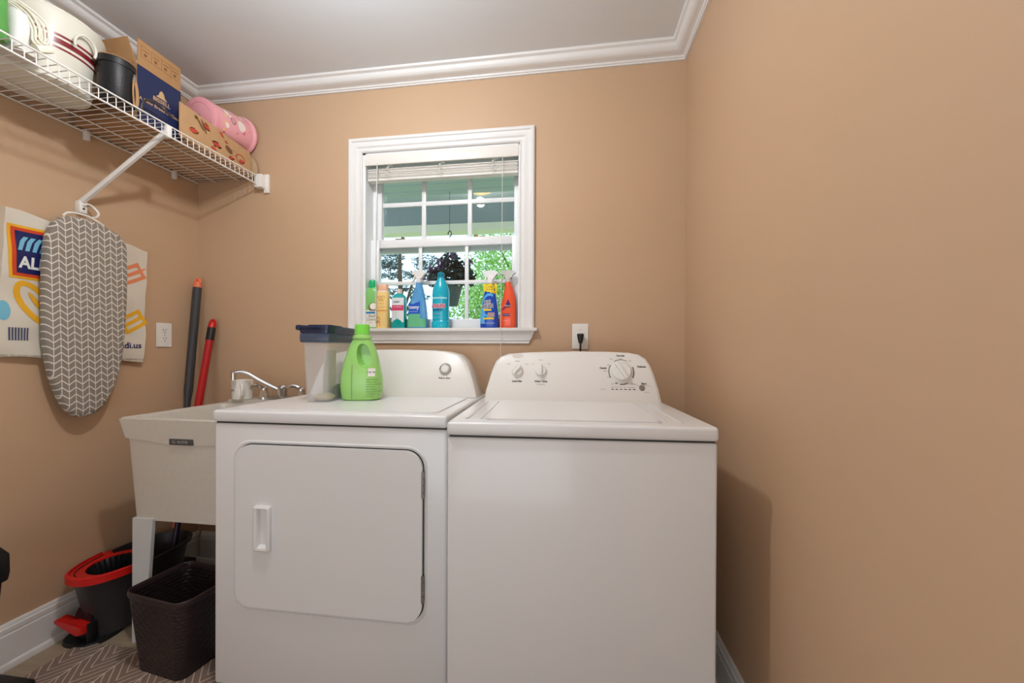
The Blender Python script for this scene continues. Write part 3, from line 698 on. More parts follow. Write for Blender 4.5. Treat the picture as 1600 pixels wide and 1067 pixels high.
for pl in ([ell(.015, .055, .024, .012, .2, 20, .35), ell(.075, .105, .020, .012, -.5, 20, .45), ell(.125, .052, .026, .014, 0, 22, .5), ell(.175, .090, .010, .006, 0, 16, .4), ell(.110, .028, .016, .008, 0, 14, .4)]+[ell(.262, .040, .016, .010, .3, 16, .3), ell(.205, .030, .018, .009, .4, 18, .45), ell(.150, .112, .016, .008, -.6, 16, .4)]): drape('shellfish_print', [pl], CF, M_crab, cb, 2)
drape('shell_ring', ringp(.255, .050, .026, .022, .004), CF, M_crab, cb, 2)
drape('utensil_print', [ell(.190, .062, .022, .012, -.5, 14), ell(.045, .100, .030, .005, -.9, 10), ell(.062, .098, .030, .005, -1.1, 10), ell(.025, .118, .008, .008, 0, 10)]+ringp(.218, .060, .018, .012, .0015), CF, M_ink, cb, 2)
# pink round tin lying on its side
pk = empty('pink_tin', (-1.655, 1.565, 2.159), label='pink round tin with patterned side lying on the carton in the shelf corner', cat='tin')
pk.rotation_euler = (math.radians(-90+9), 0, 0)   # local z runs toward the back wall
pk.rotation_euler = (math.radians(-81), 0, 0)
M_pink = mat('pink_tin_paint', (242, 172, 180), .3, coat=.3)
loft('tin_body', [(0, 0, 0, .082, .082), (.222, 0, 0, .082, .082)], M_pink, pk, 56)
loft('tin_lid', [(-.004, 0, 0, .078, .078), (0, 0, 0, .0855, .0855), (.022, 0, 0, .0855, .0855), (.024, 0, 0, .083, .083)], mat('pink_lid', (238, 164, 172), .3, coat=.3), pk, 56)
tube('lid_groove', [(.062*math.cos(a), .062*math.sin(a), -.004) for a in [2*PI*i/40 for i in range(41)]], .0012, mat('pink_groove', (222, 146, 154), .4), pk, 6)
loft('tin_rim', [(.212, 0, 0, .084, .084), (.220, 0, 0, .091, .091), (.228, 0, 0, .0915, .0915), (.230, 0, 0, .088, .088)], M_pink, pk, 56)
def TN(u, v):  # u around in radians*.082, v along
    a = u/.0828; return (.0828*math.cos(a), .0828*math.sin(a), v)
M_cream = mat('cream_print', (246, 232, 226), .35); M_yel = mat('pale_yellow_print', (240, 205, 130), .35); M_tp = mat('taupe_print', (150, 128, 124), .4); M_mag = mat('rose_print', (226, 110, 130), .35)
off = .012
for pl in (ell(off-.060, .075, .014, .011), ell(off-.045, .090, .006, .012), ell(off-.02, .145, .026, .022), ell(off-.072, .165, .012, .014), ell(off+.005, .060, .012, .010), ell(off-.085, .11, .010, .010)): drape('tin_pattern', [pl], TN, M_cream, pk, 2)
drape('tin_dots', [ell(off+.028, .045, .007, .007), ell(off-.002, .052, .009, .009), ell(off-.04, .06, .008, .008)], TN, M_yel, pk, 2)
drape('tin_dots', [ell(off+.04, .05, .006, .006), [(off, .135), (off+.018, .16), (off-.005, .165)], ell(off-.045, .16, .003, .003), ell(off-.01, .19, .003, .003), ell(off+.02, .12, .004, .004)], TN, M_mag, pk, 2)
drape('tin_dots', ringp(off-.028, .098, .017, .014, .006), TN, M_tp, pk, 1)
prism('lid_sticker', [(-.012, -.008), (.0, -.014), (.010, -.006), (.008, .006), (-.008, .006)], XY, -.0062, -.0045, mat('gray_sticker', (150, 150, 138), .5), pk)
# wooden lid leaning on the back wall
wl = empty('wooden_board', (-1.60, 1.790, DK), label='small rounded wooden board standing on the shelf against the back wall', cat='board')
wl.rotation_euler = (0, 0, 0)
prism('board_body', [(-.11, 0), (.030, 0), (.034, .03), (.028, .07), (.012, .095), (-.01, .105), (-.11, .105)], XZ, -.010, .010, mottled('pale_wood', (214, 184, 140), (176, 156, 128), 14, .6), wl, .003)

# ------------------------------------------------------------------ shopping bag and ironing board
M_bag = mat('bag_plastic', (222, 214, 198), .32, coat=.25, bump=.5, bscale=24)
sb = empty('plastic_shopping_bag', (-1.91, 1.3, 1.6), label='white plastic grocery bag printed with a blue square logo, hung flat behind the ironing board', cat='shopping bag')
def bag_x(y, z): return -1.914+.0035*math.sin(y*31+z*9)+.0025*math.sin(y*13-z*27)+.0015*math.sin(z*55+y*20)
def SB(y, z, e=0): return (bag_x(y, z)+.010+e-sb.location.x, y-sb.location.y, z-sb.location.z)
bm = bmesh.new(); NU, NV = 40, 40
def bag_pt(i, j):
    u, v = i/NU, j/NV
    y = (1-u)*(1.062+.022*v)+u*(1.524+.020*v); zt = 1.592-.038*u+.004*math.sin(u*17); zb = 1.078-.026*u+.004*math.sin(u*11)
    return y+.003*math.sin(v*9)*(1 if u in (0, 1) else 0), zb+(zt-zb)*v
F_ = [[bm.verts.new(SB(*bag_pt(i, j))) for j in range(NV+1)] for i in range(NU+1)]
K_ = [[bm.verts.new((XL+.001-sb.location.x, bag_pt(i, j)[0]-sb.location.y, bag_pt(i, j)[1]-sb.location.z)) for j in range(NV+1)] for i in range(NU+1)]
for i in range(NU):
    for j in range(NV):
        bm.faces.new((F_[i][j], F_[i+1][j], F_[i+1][j+1], F_[i][j+1])); bm.faces.new((K_[i][j], K_[i][j+1], K_[i+1][j+1], K_[i+1][j]))
for i in range(NU):
    bm.faces.new((F_[i][0], K_[i][0], K_[i+1][0], F_[i+1][0])); bm.faces.new((F_[i][NV], F_[i+1][NV], K_[i+1][NV], K_[i][NV]))
for j in range(NV):
    bm.faces.new((F_[0][j], F_[0][j+1], K_[0][j+1], K_[0][j])); bm.faces.new((F_[NU][j], K_[NU][j], K_[NU][j+1], F_[NU][j+1]))
finish('bag_body', bm, M_bag, sb)
def e_(k): return lambda y, z: SB(y, z, .0014+.0009*k)
def sq(y0, y1, z0, z1): return [[(y0, z0), (y1, z0), (y1, z1), (y0, z1)]]
M_by = mat('bag_yellow', (240, 178, 40), .3); M_bo = mat('bag_red_orange', (214, 72, 38), .3); M_bn = mat('bag_navy', (30, 34, 92), .3); M_bc = mat('bag_light_blue', (120, 190, 214), .3); M_bw = mat('bag_white', (238, 238, 232), .3); M_bs = mat('bag_salmon', (232, 138, 96), .35); M_bbar = mat('barcode_ink', (74, 82, 112), .4)
BAGCUT = 5
drape('logo_square', sq(1.090, 1.260, 1.352, 1.540), e_(0), M_by, sb, BAGCUT)
drape('logo_square', sq(1.099, 1.250, 1.361, 1.531), e_(1), M_bo, sb, BAGCUT)
drape('logo_square', sq(1.110, 1.240, 1.372, 1.520), e_(2), M_bn, sb, BAGCUT)
drape('logo_stripes', [[(1.113+k*.019, 1.452), (1.124+k*.019, 1.452), (1.134+k*.019, 1.484), (1.144+k*.019, 1.502), (1.132+k*.019, 1.502), (1.122+k*.019, 1.486)] for k in range(6)], e_(3), M_bc, sb, 4)
text('logo_lettering', 'ALDI', .056, e_(3), M_bw, sb, 1.117, 1.409, align='LEFT', bold=.0020, sx=.80, sub=1)
def slotted(cy, cz, a, b, ang, wd):  # spatula head: outline minus slots, drawn as bars
    bars = []
    def R(pts): return [(cy+x*math.cos(ang)-y*math.sin(ang), cz+x*math.sin(ang)+y*math.cos(ang)) for x, y in pts]
    bars.append(R([(-a, -b), (a, -b), (a, -b+wd), (-a, -b+wd)])); bars.append(R([(-a, b-wd), (a, b-wd), (a, b), (-a, b)]))
    bars.append(R([(-a, -wd/2), (a, -wd/2), (a, wd/2), (-a, wd/2)]))
    bars.append(R([(-a, -b+wd), (-a+wd, -b+wd), (-a+wd, b-wd), (-a, b-wd)])); bars.append(R([(a-wd, -b+wd), (a, -b+wd), (a, b-wd), (a-wd, b-wd)]))
    return bars
drape('spoon_print', ringp(1.165, 1.265, .092, .046, .019, 24, math.radians(-58)), e_(0), M_by, sb, 4)
drape('spoon_print', [ell(1.172, 1.262, .055, .008, math.radians(-58), 12)], e_(1), M_by, sb, 4)
drape('spatula_print', slotted(1.478, 1.438, .050, .036, math.radians(28), .015), e_(0), M_bs, sb, 4)
drape('spatula_print', slotted(1.482, 1.228, .050, .036, math.radians(34), .015), e_(0), M_by, sb, 4)
drape('spatula_print', [[(1.515, 1.462), (1.538, 1.476), (1.538, 1.468), (1.515, 1.453)], [(1.440, 1.196), (1.452, 1.204), (1.452, 1.196), (1.440, 1.188)]], e_(0), M_bs, sb, 4)
drape('dot_print', [ell(1.078, 1.237, .017, .034)], e_(0), M_bc, sb, 4)
drape('barcode', [[(1.090+k*.0075, 1.135), (1.0945+k*.0075, 1.135), (1.0945+k*.0075, 1.180), (1.090+k*.0075, 1.180)] for k in range(7)], e_(0), M_bbar, sb, 4)
text('web_lettering', 'aldi.us', .036, e_(0), M_bn, sb, 1.470, 1.122, bold=.0008, sub=1)
text('small_print', 'WARNING: TO AVOID DANGER OF SUFFOCATION KEEP AWAY FROM BABIES AND CHILDREN. PLEASE RECYCLE', .0095, e_(0), M_gray, sb, 1.285, 1.072, ang=-.055)

# ironing board
ib = empty('ironing_board', (-1.87, 1.285, 1.64), label='small ironing board in gray and white chevron cover hanging on the left wall', cat='ironing board')
m = bpy.data.materials.new('chevron_fabric'); m.use_nodes = True; nt = m.node_tree; bs = nt.nodes['Principled BSDF']; bs.inputs['Roughness'].default_value = .85
tc = nt.nodes.new('ShaderNodeTexCoord'); sx = nt.nodes.new('ShaderNodeSeparateXYZ'); nt.links.new(tc.outputs['Object'], sx.inputs[0])
nz = nt.nodes.new('ShaderNodeTexNoise'); nz.inputs['Scale'].default_value = 6; nt.links.new(tc.outputs['Object'], nz.inputs['Vector'])
wob = mth(nt, 'MULTIPLY', mth(nt, 'SUBTRACT', nz.outputs['Fac'], .5), .012)
yy = mth(nt, 'ADD', sx.outputs[1], mth(nt, 'MULTIPLY', sx.outputs[2], .02)); zz = mth(nt, 'ADD', sx.outputs[2], wob)
cw = .0208; per = .0262
uu = mth(nt, 'ADD', mth(nt, 'DIVIDE', yy, cw), .38)                                   # columns
tri = mth(nt, 'PINGPONG', uu, 1.0)                               # 0..1 zigzag
ph = mth(nt, 'FRACT', mth(nt, 'DIVIDE', mth(nt, 'ADD', zz, mth(nt, 'MULTIPLY', tri, .0175)), per))
l1 = mth(nt, 'LESS_THAN', ph, .17)
fx = mth(nt, 'FRACT', mth(nt, 'ADD', uu, .5)); dx = mth(nt, 'ABSOLUTE', mth(nt, 'SUBTRACT', fx, .5))
l2 = mth(nt, 'LESS_THAN', dx, .055)
ln = mth(nt, 'MAXIMUM', l1, l2)
mxn = nt.nodes.new('ShaderNodeMix'); mxn.data_type = 'RGBA'; mxn.inputs[6].default_value = (*rgb(140, 132, 122), 1); mxn.inputs[7].default_value = (*rgb(226, 218, 206), 1)
nt.links.new(ln, mxn.inputs[0]); nt.links.new(mxn.outputs[2], bs.inputs['Base Color'])
hole = [(1.160, 1.545), (1.178, 1.580), (1.205, 1.602), (1.235, 1.611), (1.290, 1.614), (1.336, 1.605), (1.375, 1.594), (1.402, 1.580), (1.420, 1.560), (1.428, 1.53), (1.431, 1.449), (1.430, 1.33), (1.426, 1.23), (1.418, 1.13), (1.404, 1.04), (1.378, .955), (1.347, .890), (1.318, .858), (1.285, .843), (1.263, .842), (1.235, .852), (1.205, .889), (1.180, .95), (1.160, 1.022), (1.150, 1.09), (1.143, 1.163), (1.142, 1.321), (1.148, 1.482)]
hole = [(p[0]+.022*max(0, 1.431-p[0])/.289, p[1]) for p in hole]
hs = [Vector((p[0], p[1], 0)) for p in hole]+[Vector((hole[0][0], hole[0][1], 0))]
hp = spline(hs, 3)[:-1]
bm = bmesh.new()
cy, cz = 1.287, 1.24
def ring(scale_in, x):
    out = []
    for p in hp:
        d = Vector((p.x-cy, p.y-cz)); L = d.length; d = d*(max(L-scale_in, 0)/L)
        out.append(bm.verts.new((x-ib.location.x, cy+d.x-ib.location.y, cz+d.y-ib.location.z)))
    return out
R = [ring(.010, -1.893), ring(.002, -1.891), ring(0, -1.885), ring(0, -1.872), ring(.003, -1.864), ring(.009, -1.860), ring(.03, -1.858)]
for A, Bq in zip(R, R[1:]): bridge(bm, A, Bq)
bm.faces.new(R[0][::-1]); bm.faces.new(R[-1])
finish('padded_cover', bm, m, ib)
tube('hanger_loop', [(p[0]-ib.location.x, p[1]-ib.location.y, p[2]-ib.location.z) for p in spline([(-1.876, 1.222, 1.606), (-1.872, 1.235, 1.622), (-1.868, 1.275, 1.628), (-1.868, 1.315, 1.620), (-1.868, 1.345, 1.607)], 5)], .004, M_plast, ib, 8)
tube('hook', [(p[0]-ib.location.x, p[1]-ib.location.y, p[2]-ib.location.z) for p in spline([(-1.868, 1.300, 1.624), (-1.874, 1.325, 1.634), (-1.882, 1.338, 1.655), (-1.892, 1.325, 1.678), (-1.896, 1.31, 1.682), (-1.90, 1.303, 1.674)], 6)], .0038, M_plast, ib, 8)

# ------------------------------------------------------------------ outlets
def outlet(name, loc, rz, label, group=None):
    o = empty(name, loc, rz, label, 'outlet', group)
    prism('cover_plate', rrect(-.0365, .0365, -.058, .058, .004, 3), XZ, -.006, -.0005, M_plast, o, .0025, 2)
    return o
o1 = outlet('wall_outlet', (XL, 1.637, 1.175), PI/2, 'white duplex wall outlet on the left wall below the grocery bag corner')
M_slot = mat('dark_slot', (50, 46, 42), .6)
for dz in (.020, -.020):
    bm = bmesh.new(); add_loft(bm, [(-.0075, 0, dz, .017, .0145, 2.6), (-.004, 0, dz, .0175, .015, 2.6)], 24, axis='y'); rc = finish('receptacle', bm, M_plast, o1)
    bm = bmesh.new(); bx(bm, -.0075, -.0055, -.0082, -.0072, dz+.001, dz+.009); bx(bm, .0050, .0070, -.0082, -.0072, dz+.002, dz+.009); add_loft(bm, [(-.0082, 0, dz-.007, .0022, .0026), (-.0072, 0, dz-.007, .0022, .0026)], 10, axis='y'); finish('slots', bm, M_slot, rc)
bm = bmesh.new(); add_loft(bm, [(-.0075, 0, 0, .002, .002), (-.006, 0, 0, .0025, .0025)], 10, axis='y'); finish('screw', bm, M_steel, o1)
o2 = outlet('wall_outlet', (.0565, D, 1.173), 0, 'white wall outlet above the washer with a black plug in it')
bm = bmesh.new(); add_loft(bm, [(-.0075, 0, .030, .002, .002), (-.006, 0, .030, .0025, .0025)], 10, axis='y'); finish('screw', bm, M_steel, o2)
bm = bmesh.new(); add_loft(bm, [(-.0070, 0, -.004, .017, .017), (-.005, 0, -.004, .0175, .0175)], 24, axis='y'); finish('receptacle', bm, M_plast, o2)
pc = empty('power_plug', (.0565, D-.008, 1.170), label='black power plug and cord in the wall outlet behind the washer', cat='plug')
bm = bmesh.new(); add_loft(bm, [(.014, 0, -.020, .0135, .012, 3), (.010, 0, -.022, .0155, .013, 3), (-.010, 0, -.024, .012, .010, 2.5), (-.030, 0, -.026, .007, .006)], 20); bx(bm, -.010, .010, -.014, .0005, -.012, .012, .003); finish('plug_body', bm, M_black, pc)
tube('cord', spline([(0, -.026, -.028), (0, -.027, -.06), (0, -.024, -.10), (-.01, -.02, -.20)], 6), .0042, M_black, pc, 8)

# ------------------------------------------------------------------ poles
def seg_pole(name, label, cat, A, Bp, parts):
    A = Vector(A); Bp = Vector(Bp); o = empty(name, A, 0, label, cat); d = (Bp-A)
    for nm, t0, t1, r0, r1, mm in parts: tube(nm, [d*t0, d*(t0+(t1-t0)*.5), d*t1], [r0, (r0+r1)/2, r1], mm, o, 20)
    return o, d
M_char = mat('charcoal_plastic', (62, 62, 64), .4); M_or = mat('orange_plastic', (238, 124, 84), .45); M_rp = mat('red_pole_paint', (178, 28, 30), .3); M_pur = mat('dark_purple_pole', (40, 32, 58), .35)
def hang_tip(o, d, r, m, L=.03):
    dn = d.normalized(); bm = bmesh.new()
    add_tube(bm, [d, d+dn*.008], r, 16)
    sd = Vector((.9, .1, 0)).normalized(); arcp = [d+dn*(.006+ (L-.012)*math.sin(t))+sd*(r*.75)*math.cos(t) for t in [PI*i/10 for i in range(11)]]
    add_tube(bm, arcp, r*.42, 8); finish('hang_loop', bm, m, o)
A_ = (-1.882, 1.645, .06); B_ = (-1.886, 1.772, 1.445)
o, d = seg_pole('broom', 'charcoal broom handle with an orange tip in the back left corner', 'broom', A_, B_, [
    ('lower_pole', 0, .58, .0135, .0135, M_char), ('collar', .13, .155, .017, .017, M_or), ('joint', .575, .60, .0145, .0175, M_char), ('grip', .60, .985, .0185, .019, M_char), ('tip', .985, 1, .019, .017, M_or)])
hang_tip(o, d, .016, M_or)
bm = bmesh.new(); bx(bm, -.035, .035, -.09, .09, -.058, .0, .008); finish('broom_head', bm, M_black, o)
o, d = seg_pole('mop', 'red mop pole leaning on the back wall, standing in the mop bucket', 'mop', (-1.748, 1.500, .06), (-1.812, 1.783, 1.235), [
    ('lower_pole', 0, .42, .0115, .0115, M_pur), ('upper_pole', .42, .93, .0165, .0165, M_rp), ('collar', .93, .985, .0178, .0178, M_black), ('tip', .985, 1, .018, .017, M_red)])
hang_tip(o, d, .016, M_red)

# ------------------------------------------------------------------ spin mop bucket
mb = empty('mop_bucket', (-1.790, 1.405, 0), 0, 'black mop bucket with a red wringer rim and foot pedal under the sink', 'mop bucket')
def egg(a, b, z, bm, n=48, e=2.5, front=1.0):
    out = []
    for i in range(n):
        t = 2*PI*i/n; c, s = math.cos(t), math.sin(t); wd = a*(1-.10*max(0, -s))
        out.append(bm.verts.new((wd*math.copysign(abs(c)**(2/e), c), b*math.copysign(abs(s)**(2/e), s), z)))
    return out
M_bkt = mat('charcoal_bucket', (48, 46, 47), .45)
bm = bmesh.new()
E_ = [egg(.085, .155, .012, bm), egg(.092, .162, .10, bm), egg(.104, .185, .20, bm), egg(.112, .198, .235, bm), egg(.122, .208, .238, bm), egg(.124, .210, .252, bm), egg(.116, .202, .254, bm), egg(.108, .194, .24, bm), egg(.088, .155, .03, bm)]
for A, Bq in zip(E_, E_[1:]): bridge(bm, A, Bq)
bm.faces.new(E_[0][::-1]); bm.faces.new(E_[-1])
bk2 = finish('bucket_body', bm, M_bkt, mb)
# red collar: front part of the rim, with a plate holding the wringer
bm = bmesh.new(); n = 48
def ept(t, a, b, e=2.5):
    c, s = math.cos(t), math.sin(t); return (a*(1-.10*max(0, -s))*math.copysign(abs(c)**(2/e), c), b*math.copysign(abs(s)**(2/e), s))
ts = [math.radians(a) for a in range(186, 348, 6)]
pr = None
for t in ts:
    q = [bm.verts.new((*ept(t, a, b), z)) for a, b, z in ((.127, .213, .236), (.128, .214, .262), (.119, .205, .265), (.117, .203, .236))]
    if pr: bridge(bm, pr, q)
    else: bm.faces.new(q)
    pr = q
bm.faces.new(pr[::-1])
hc = (0.012, -.075); hr = .088
# plate between rim and the round hole
K = len(ts); pr = None
for i in range(61):
    t = math.radians(180+176*i/60)
    ox, oy = ept(t, .119, .205)
    a = math.atan2(oy-hc[1], ox-hc[0]); q = [bm.verts.new((ox, oy, .257)), bm.verts.new((hc[0]+hr*math.cos(a), hc[1]+hr*math.sin(a), .253)), bm.verts.new((hc[0]+hr*math.cos(a), hc[1]+hr*math.sin(a), .243)), bm.verts.new((ox, oy, .245))]
    if pr: bridge(bm, pr, q)
    pr = q
# web behind the hole
pr = None
for i in range(25):
    a = math.radians(5+170*i/24); q = [bm.verts.new((hc[0]+hr*math.cos(a), hc[1]+hr*math.sin(a), .253)), bm.verts.new((hc[0]+(hr+.020)*math.cos(a)*1.0, hc[1]+(hr+.018)*math.sin(a), .256)), bm.verts.new((hc[0]+(hr+.020)*math.cos(a), hc[1]+(hr+.018)*math.sin(a), .246)), bm.verts.new((hc[0]+hr*math.cos(a), hc[1]+hr*math.sin(a), .243))]
    if pr: bridge(bm, pr, q)
    pr = q
finish('wringer_collar', bm, M_red, mb)
tube('collar_groove', [(*ept(math.radians(a), .106, .190), .2565) for a in range(188, 262, 4)], .0022, M_black, mb, 6)
bm = bmesh.new(); N = 60; rr_ = []
for z_, r_ in ((.251, .087), (.23, .080), (.16, .066), (.10, .060)):
    rr_.append([bm.verts.new((hc[0]+(r_-.006*(i % 2))*math.cos(2*PI*i/N), hc[1]+(r_-.006*(i % 2))*math.sin(2*PI*i/N), z_)) for i in range(N)])
for A, Bq in zip(rr_, rr_[1:]): bridge(bm, A, Bq)
bm.faces.new(rr_[-1]); finish('wringer_basket', bm, M_black, mb)
# foot pedal and dark arch
bm = bmesh.new(); add_prism(bm, [(-.035, .012), (.045, .012), (.045, .10), (.03, .125), (-.02, .125), (-.035, .10)], lambda u, v, d: (u-.02, d, v), -.170, -.120, .004); finish('pedal_housing', bm, M_black, mb)
bm = bmesh.new(); add_prism(bm, [(-.100, .092), (-.085, .100), (-.050, .088), (.030, .082), (.030, .055), (.0, .045), (-.055, .070), (-.095, .082)], XZ, -.205, -.168, .004, 2); finish('foot_pedal', bm, M_red, mb)
bm = bmesh.new(); add_loft(bm, [(0, -.02, -.13, .085, .075, 2.6), (.012, -.02, -.13, .082, .072, 2.6)], 32); bx(bm, .026, .036, -.19, -.165, .01, .085, .003); finish('pedal_base', bm, M_black, mb)
0 and tube('carry_handle', spline([(.129, .02, .236), (.131, .06, .240), (.131, .10, .244), (.129, .13, .240)], 5), .006, M_red, mb, 8)

# ------------------------------------------------------------------ waste basket
m = mat('dark_brown_weave', (40, 31, 32), .36); nt = m.node_tree; b = nt.nodes['Principled BSDF']
tc = nt.nodes.new('ShaderNodeTexCoord'); sx = nt.nodes.new('ShaderNodeSeparateXYZ'); nt.links.new(tc.outputs['Object'], sx.inputs[0])
su = mth(nt, 'MULTIPLY', mth(nt, 'ADD', sx.outputs[0], sx.outputs[1]), 30)
row = mth(nt, 'FLOOR', mth(nt, 'MULTIPLY', sx.outputs[2], 75)); alt = mth(nt, 'MULTIPLY', mth(nt, 'MODULO', row, 2.0), .5)
h1 = mth(nt, 'ABSOLUTE', mth(nt, 'SINE', mth(nt, 'MULTIPLY', mth(nt, 'ADD', su, alt), PI))); h2 = mth(nt, 'ABSOLUTE', mth(nt, 'SINE', mth(nt, 'MULTIPLY', sx.outputs[2], 75*PI)))
bp = nt.nodes.new('ShaderNodeBump'); bp.inputs['Strength'].default_value = .45; bp.inputs['Distance'].default_value = .003
nt.links.new(mth(nt, 'MULTIPLY', h1, h2), bp.inputs['Height']); nt.links.new(bp.outputs[0], b.inputs['Normal'])
wb = empty('waste_basket', (-1.352, 1.222, 0), math.radians(-8), 'dark brown woven-look plastic waste basket in front of the sink and dryer', 'waste basket')
bm = bmesh.new()
Lw = [rloop(bm, -.105, .105, -.085, .085, .002, .03, 6), rloop(bm, -.134, .134, -.103, .103, .262, .036, 6)]
bridge(bm, *Lw); L3_ = [rloop(bm, -.130, .130, -.099, .099, .262, .034, 6), rloop(bm, -.102, .102, -.082, .082, .006, .028, 6)]
bridge(bm, Lw[1], L3_[0]); bridge(bm, *L3_); bm.faces.new(Lw[0][::-1]); bm.faces.new(L3_[1]); finish('basket_body', bm, m, wb)
M_rim = mat('dark_brown_rim', (52, 40, 40), .28)
bm = bmesh.new(); a = [(u, v) for u, v in rrect(-.137, .137, -.106, .106, .038, 6)]
Q = [[bm.verts.new((u*k, v*k, z_)) for u, v in a] for k, z_ in ((.985, .258), (1.005, .264), (1.012, .272), (1.005, .279), (.985, .281), (.965, .277), (.962, .262))]
for A, Bq in zip(Q, Q[1:]): bridge(bm, A, Bq)
finish('basket_rim', bm, M_rim, wb)

# ------------------------------------------------------------------ vacuum at the far left
vc = empty('stick_vacuum', (-1.784, .967, 0), math.radians(0), 'black and dark red upright vacuum standing at the left edge by the baseboard', 'vacuum')
bm = bmesh.new(); bx(bm, -.11, .11, -.12, .06, .005, .055, .012, 3); finish('floor_head', bm, M_black, vc)
loft('vacuum_body', [(.05, -.005, -.01, .018, .022, 3), (.20, -.005, -.005, .026, .030, 3), (.38, -.005, 0, .036, .036, 3)], mottled('dark_red_black', (44, 38, 40), (36, 30, 32), 5, .3), vc, 32)
loft('vacuum_cap', [(.375, -.005, 0, .044, .044, 4), (.40, -.005, 0, .048, .047, 4), (.455, -.005, 0, .047, .046, 4), (.485, -.005, -.005, .034, .034, 3), (.495, -.005, -.008, .020, .020, 2)], M_black, vc, 32)
text('vacuum_lettering', 'UP', .020, lambda u, v: (.020, u, v), M_bw, vc, .008, .285, ang=.5)

# ------------------------------------------------------------------ geometric mat
m = bpy.data.materials.new('brown_geometric_mat'); m.use_nodes = True; nt = m.node_tree; b = nt.nodes['Principled BSDF']; b.inputs['Roughness'].default_value = .9
tc = nt.nodes.new('ShaderNodeTexCoord'); sx = nt.nodes.new('ShaderNodeSeparateXYZ'); nt.links.new(tc.outputs['Object'], sx.inputs[0])
nz = nt.nodes.new('ShaderNodeTexNoise'); nz.inputs['Scale'].default_value = 9; nt.links.new(tc.outputs['Object'], nz.inputs['Vector'])
xs = mth(nt, 'ADD', sx.outputs[0], mth(nt, 'MULTIPLY', nz.outputs['Fac'], .02))
px_ = mth(nt, 'PINGPONG', xs, .07); f1 = mth(nt, 'FRACT', mth(nt, 'DIVIDE', mth(nt, 'ADD', sx.outputs[1], mth(nt, 'MULTIPLY', px_, 1.2)), .032)); l1 = mth(nt, 'LESS_THAN', f1, .15)
l2 = mth(nt, 'LESS_THAN', px_, .0025); mxn = nt.nodes.new('ShaderNodeMix'); mxn.data_type = 'RGBA'
mxn.inputs[6].default_value = (*rgb(140, 118, 104), 1); mxn.inputs[7].default_value = (*rgb(214, 200, 184), 1)
nt.links.new(mth(nt, 'MAXIMUM', l1, l2), mxn.inputs[0]); nt.links.new(mxn.outputs[2], b.inputs['Base Color'])
mt = box('floor_mat', -1.80, .30, .20, 1.232, .0005, .006, m, None, .001); tag(mt, 'brown floor mat with white geometric lines in front of the sink', 'mat')

# ------------------------------------------------------------------ container and jug on the dryer
TOPZ = .9165
ct = empty('storage_container', (-.908, 1.312, TOPZ-.001), math.radians(7), 'tall clear plastic pet food container with a dark blue lid on the dryer', 'container')
M_clear = mat('cloudy_plastic', (235, 236, 238), .2, alpha=.20)
bm = bmesh.new()
def cl(x0, x1, y0, y1, z, r): return rloop(bm, x0, x1, y0, y1, z, r, 4)
A1 = [cl(-.035, .048, .0, .190, .0, .008), cl(-.045, .050, -.004, .205, .20, .010), cl(-.052, .052, -.008, .212, .265, .010), cl(-.049, .049, -.005, .209, .265, .009), cl(-.042, .047, -.001, .202, .20, .009), cl(-.032, .045, .003, .187, .004, .007)]
for A, Bq in zip(A1, A1[1:]): bridge(bm, A, Bq)
bm.faces.new(A1[0][::-1]); bm.faces.new(A1[-1]); finish('container_body', bm, M_clear, ct)
M_lid = mat('dark_blue_lid', (32, 44, 78), .25, coat=.3)
bm = bmesh.new(); add_prism(bm, rrect(-.056, .056, -.012, .216, .012, 4), XY, .252, .268, .002, 2); add_prism(bm, rrect(-.062, .060, -.018, .222, .012, 4), XY, .268, .279, .003, 2); add_prism(bm, rrect(-.045, .045, .02, .13, .012, 4), XY, .278, .284, .003, 2); add_prism(bm, rrect(-.066, -.050, -.016, .05, .004, 3), XY, .262, .281, .003, 2)
finish('lid', bm, M_lid, ct)
box('lid_band', -.0545, .0545, -.0105, .2145, .218, .252, mat('blue_gray_band', (64, 82, 108), .3, alpha=.75), ct, .006)
bm = bmesh.new(); add_loft(bm, [(.006, .005, .05, .030, .035), (.014, .004, .06, .034, .050), (.026, 0, .07, .02, .03)], 20); finish('food_heap', bm, mottled('pale_kibble', (214, 198, 150), (180, 164, 118), 60, .8, .8), ct)
bm = bmesh.new(); add_loft(bm, [(.006, .02, .13, .022, .035), (.045, .02, .14, .018, .03), (.055, .02, .145, .006, .01)], 16); finish('dark_scoop', bm, mat('dark_green_scoop', (62, 84, 76), .5), ct)
prism('paper_insert', [(.06, .006), (.17, .006), (.165, .19), (.085, .19)], lambda u, v, d: (d+(v*.02), u, v), -.010, -.006, mat('cream_paper', (222, 212, 190), .7), ct)

jg = empty('detergent_jug', (-.788, 1.424, TOPZ-.001), math.radians(12), 'bright green detergent jug with a side handle on the dryer beside the clear container', 'jug')
M_jug = mat('lime_plastic', (158, 214, 118), .3, coat=.2, sub=.1)
js = [(0, 0, 0, .062, .046, 3), (.006, 0, 0, .071, .052, 3), (.05, 0, 0, .077, .055, 3), (.09, 0, 0, .076, .054, 2.8), (.125, 0, 0, .070, .050, 2.6), (.16, 0, 0, .062, .045, 2.5), (.19, 0, 0, .053, .038, 2.4), (.215, 0, 0, .044, .032, 2.2), (.235, 0, 0, .032, .028, 2), (.240, 0, 0, .030, .028, 2), (.252, 0, 0, .028, .028, 2)]
jb = loft('jug_body', js, M_jug, jg, 64)
cut = bmesh.new(); add_loft(cut, [(-.085, .019, .172, .034, .052, 2.3), (-.010, .017, .170, .020, .042, 2.3)], 32, axis='y')
for v in cut.verts:
    dz_ = v.co.z-.17; v.co.x += -.30*dz_*0-.010*(dz_/.04)*.6
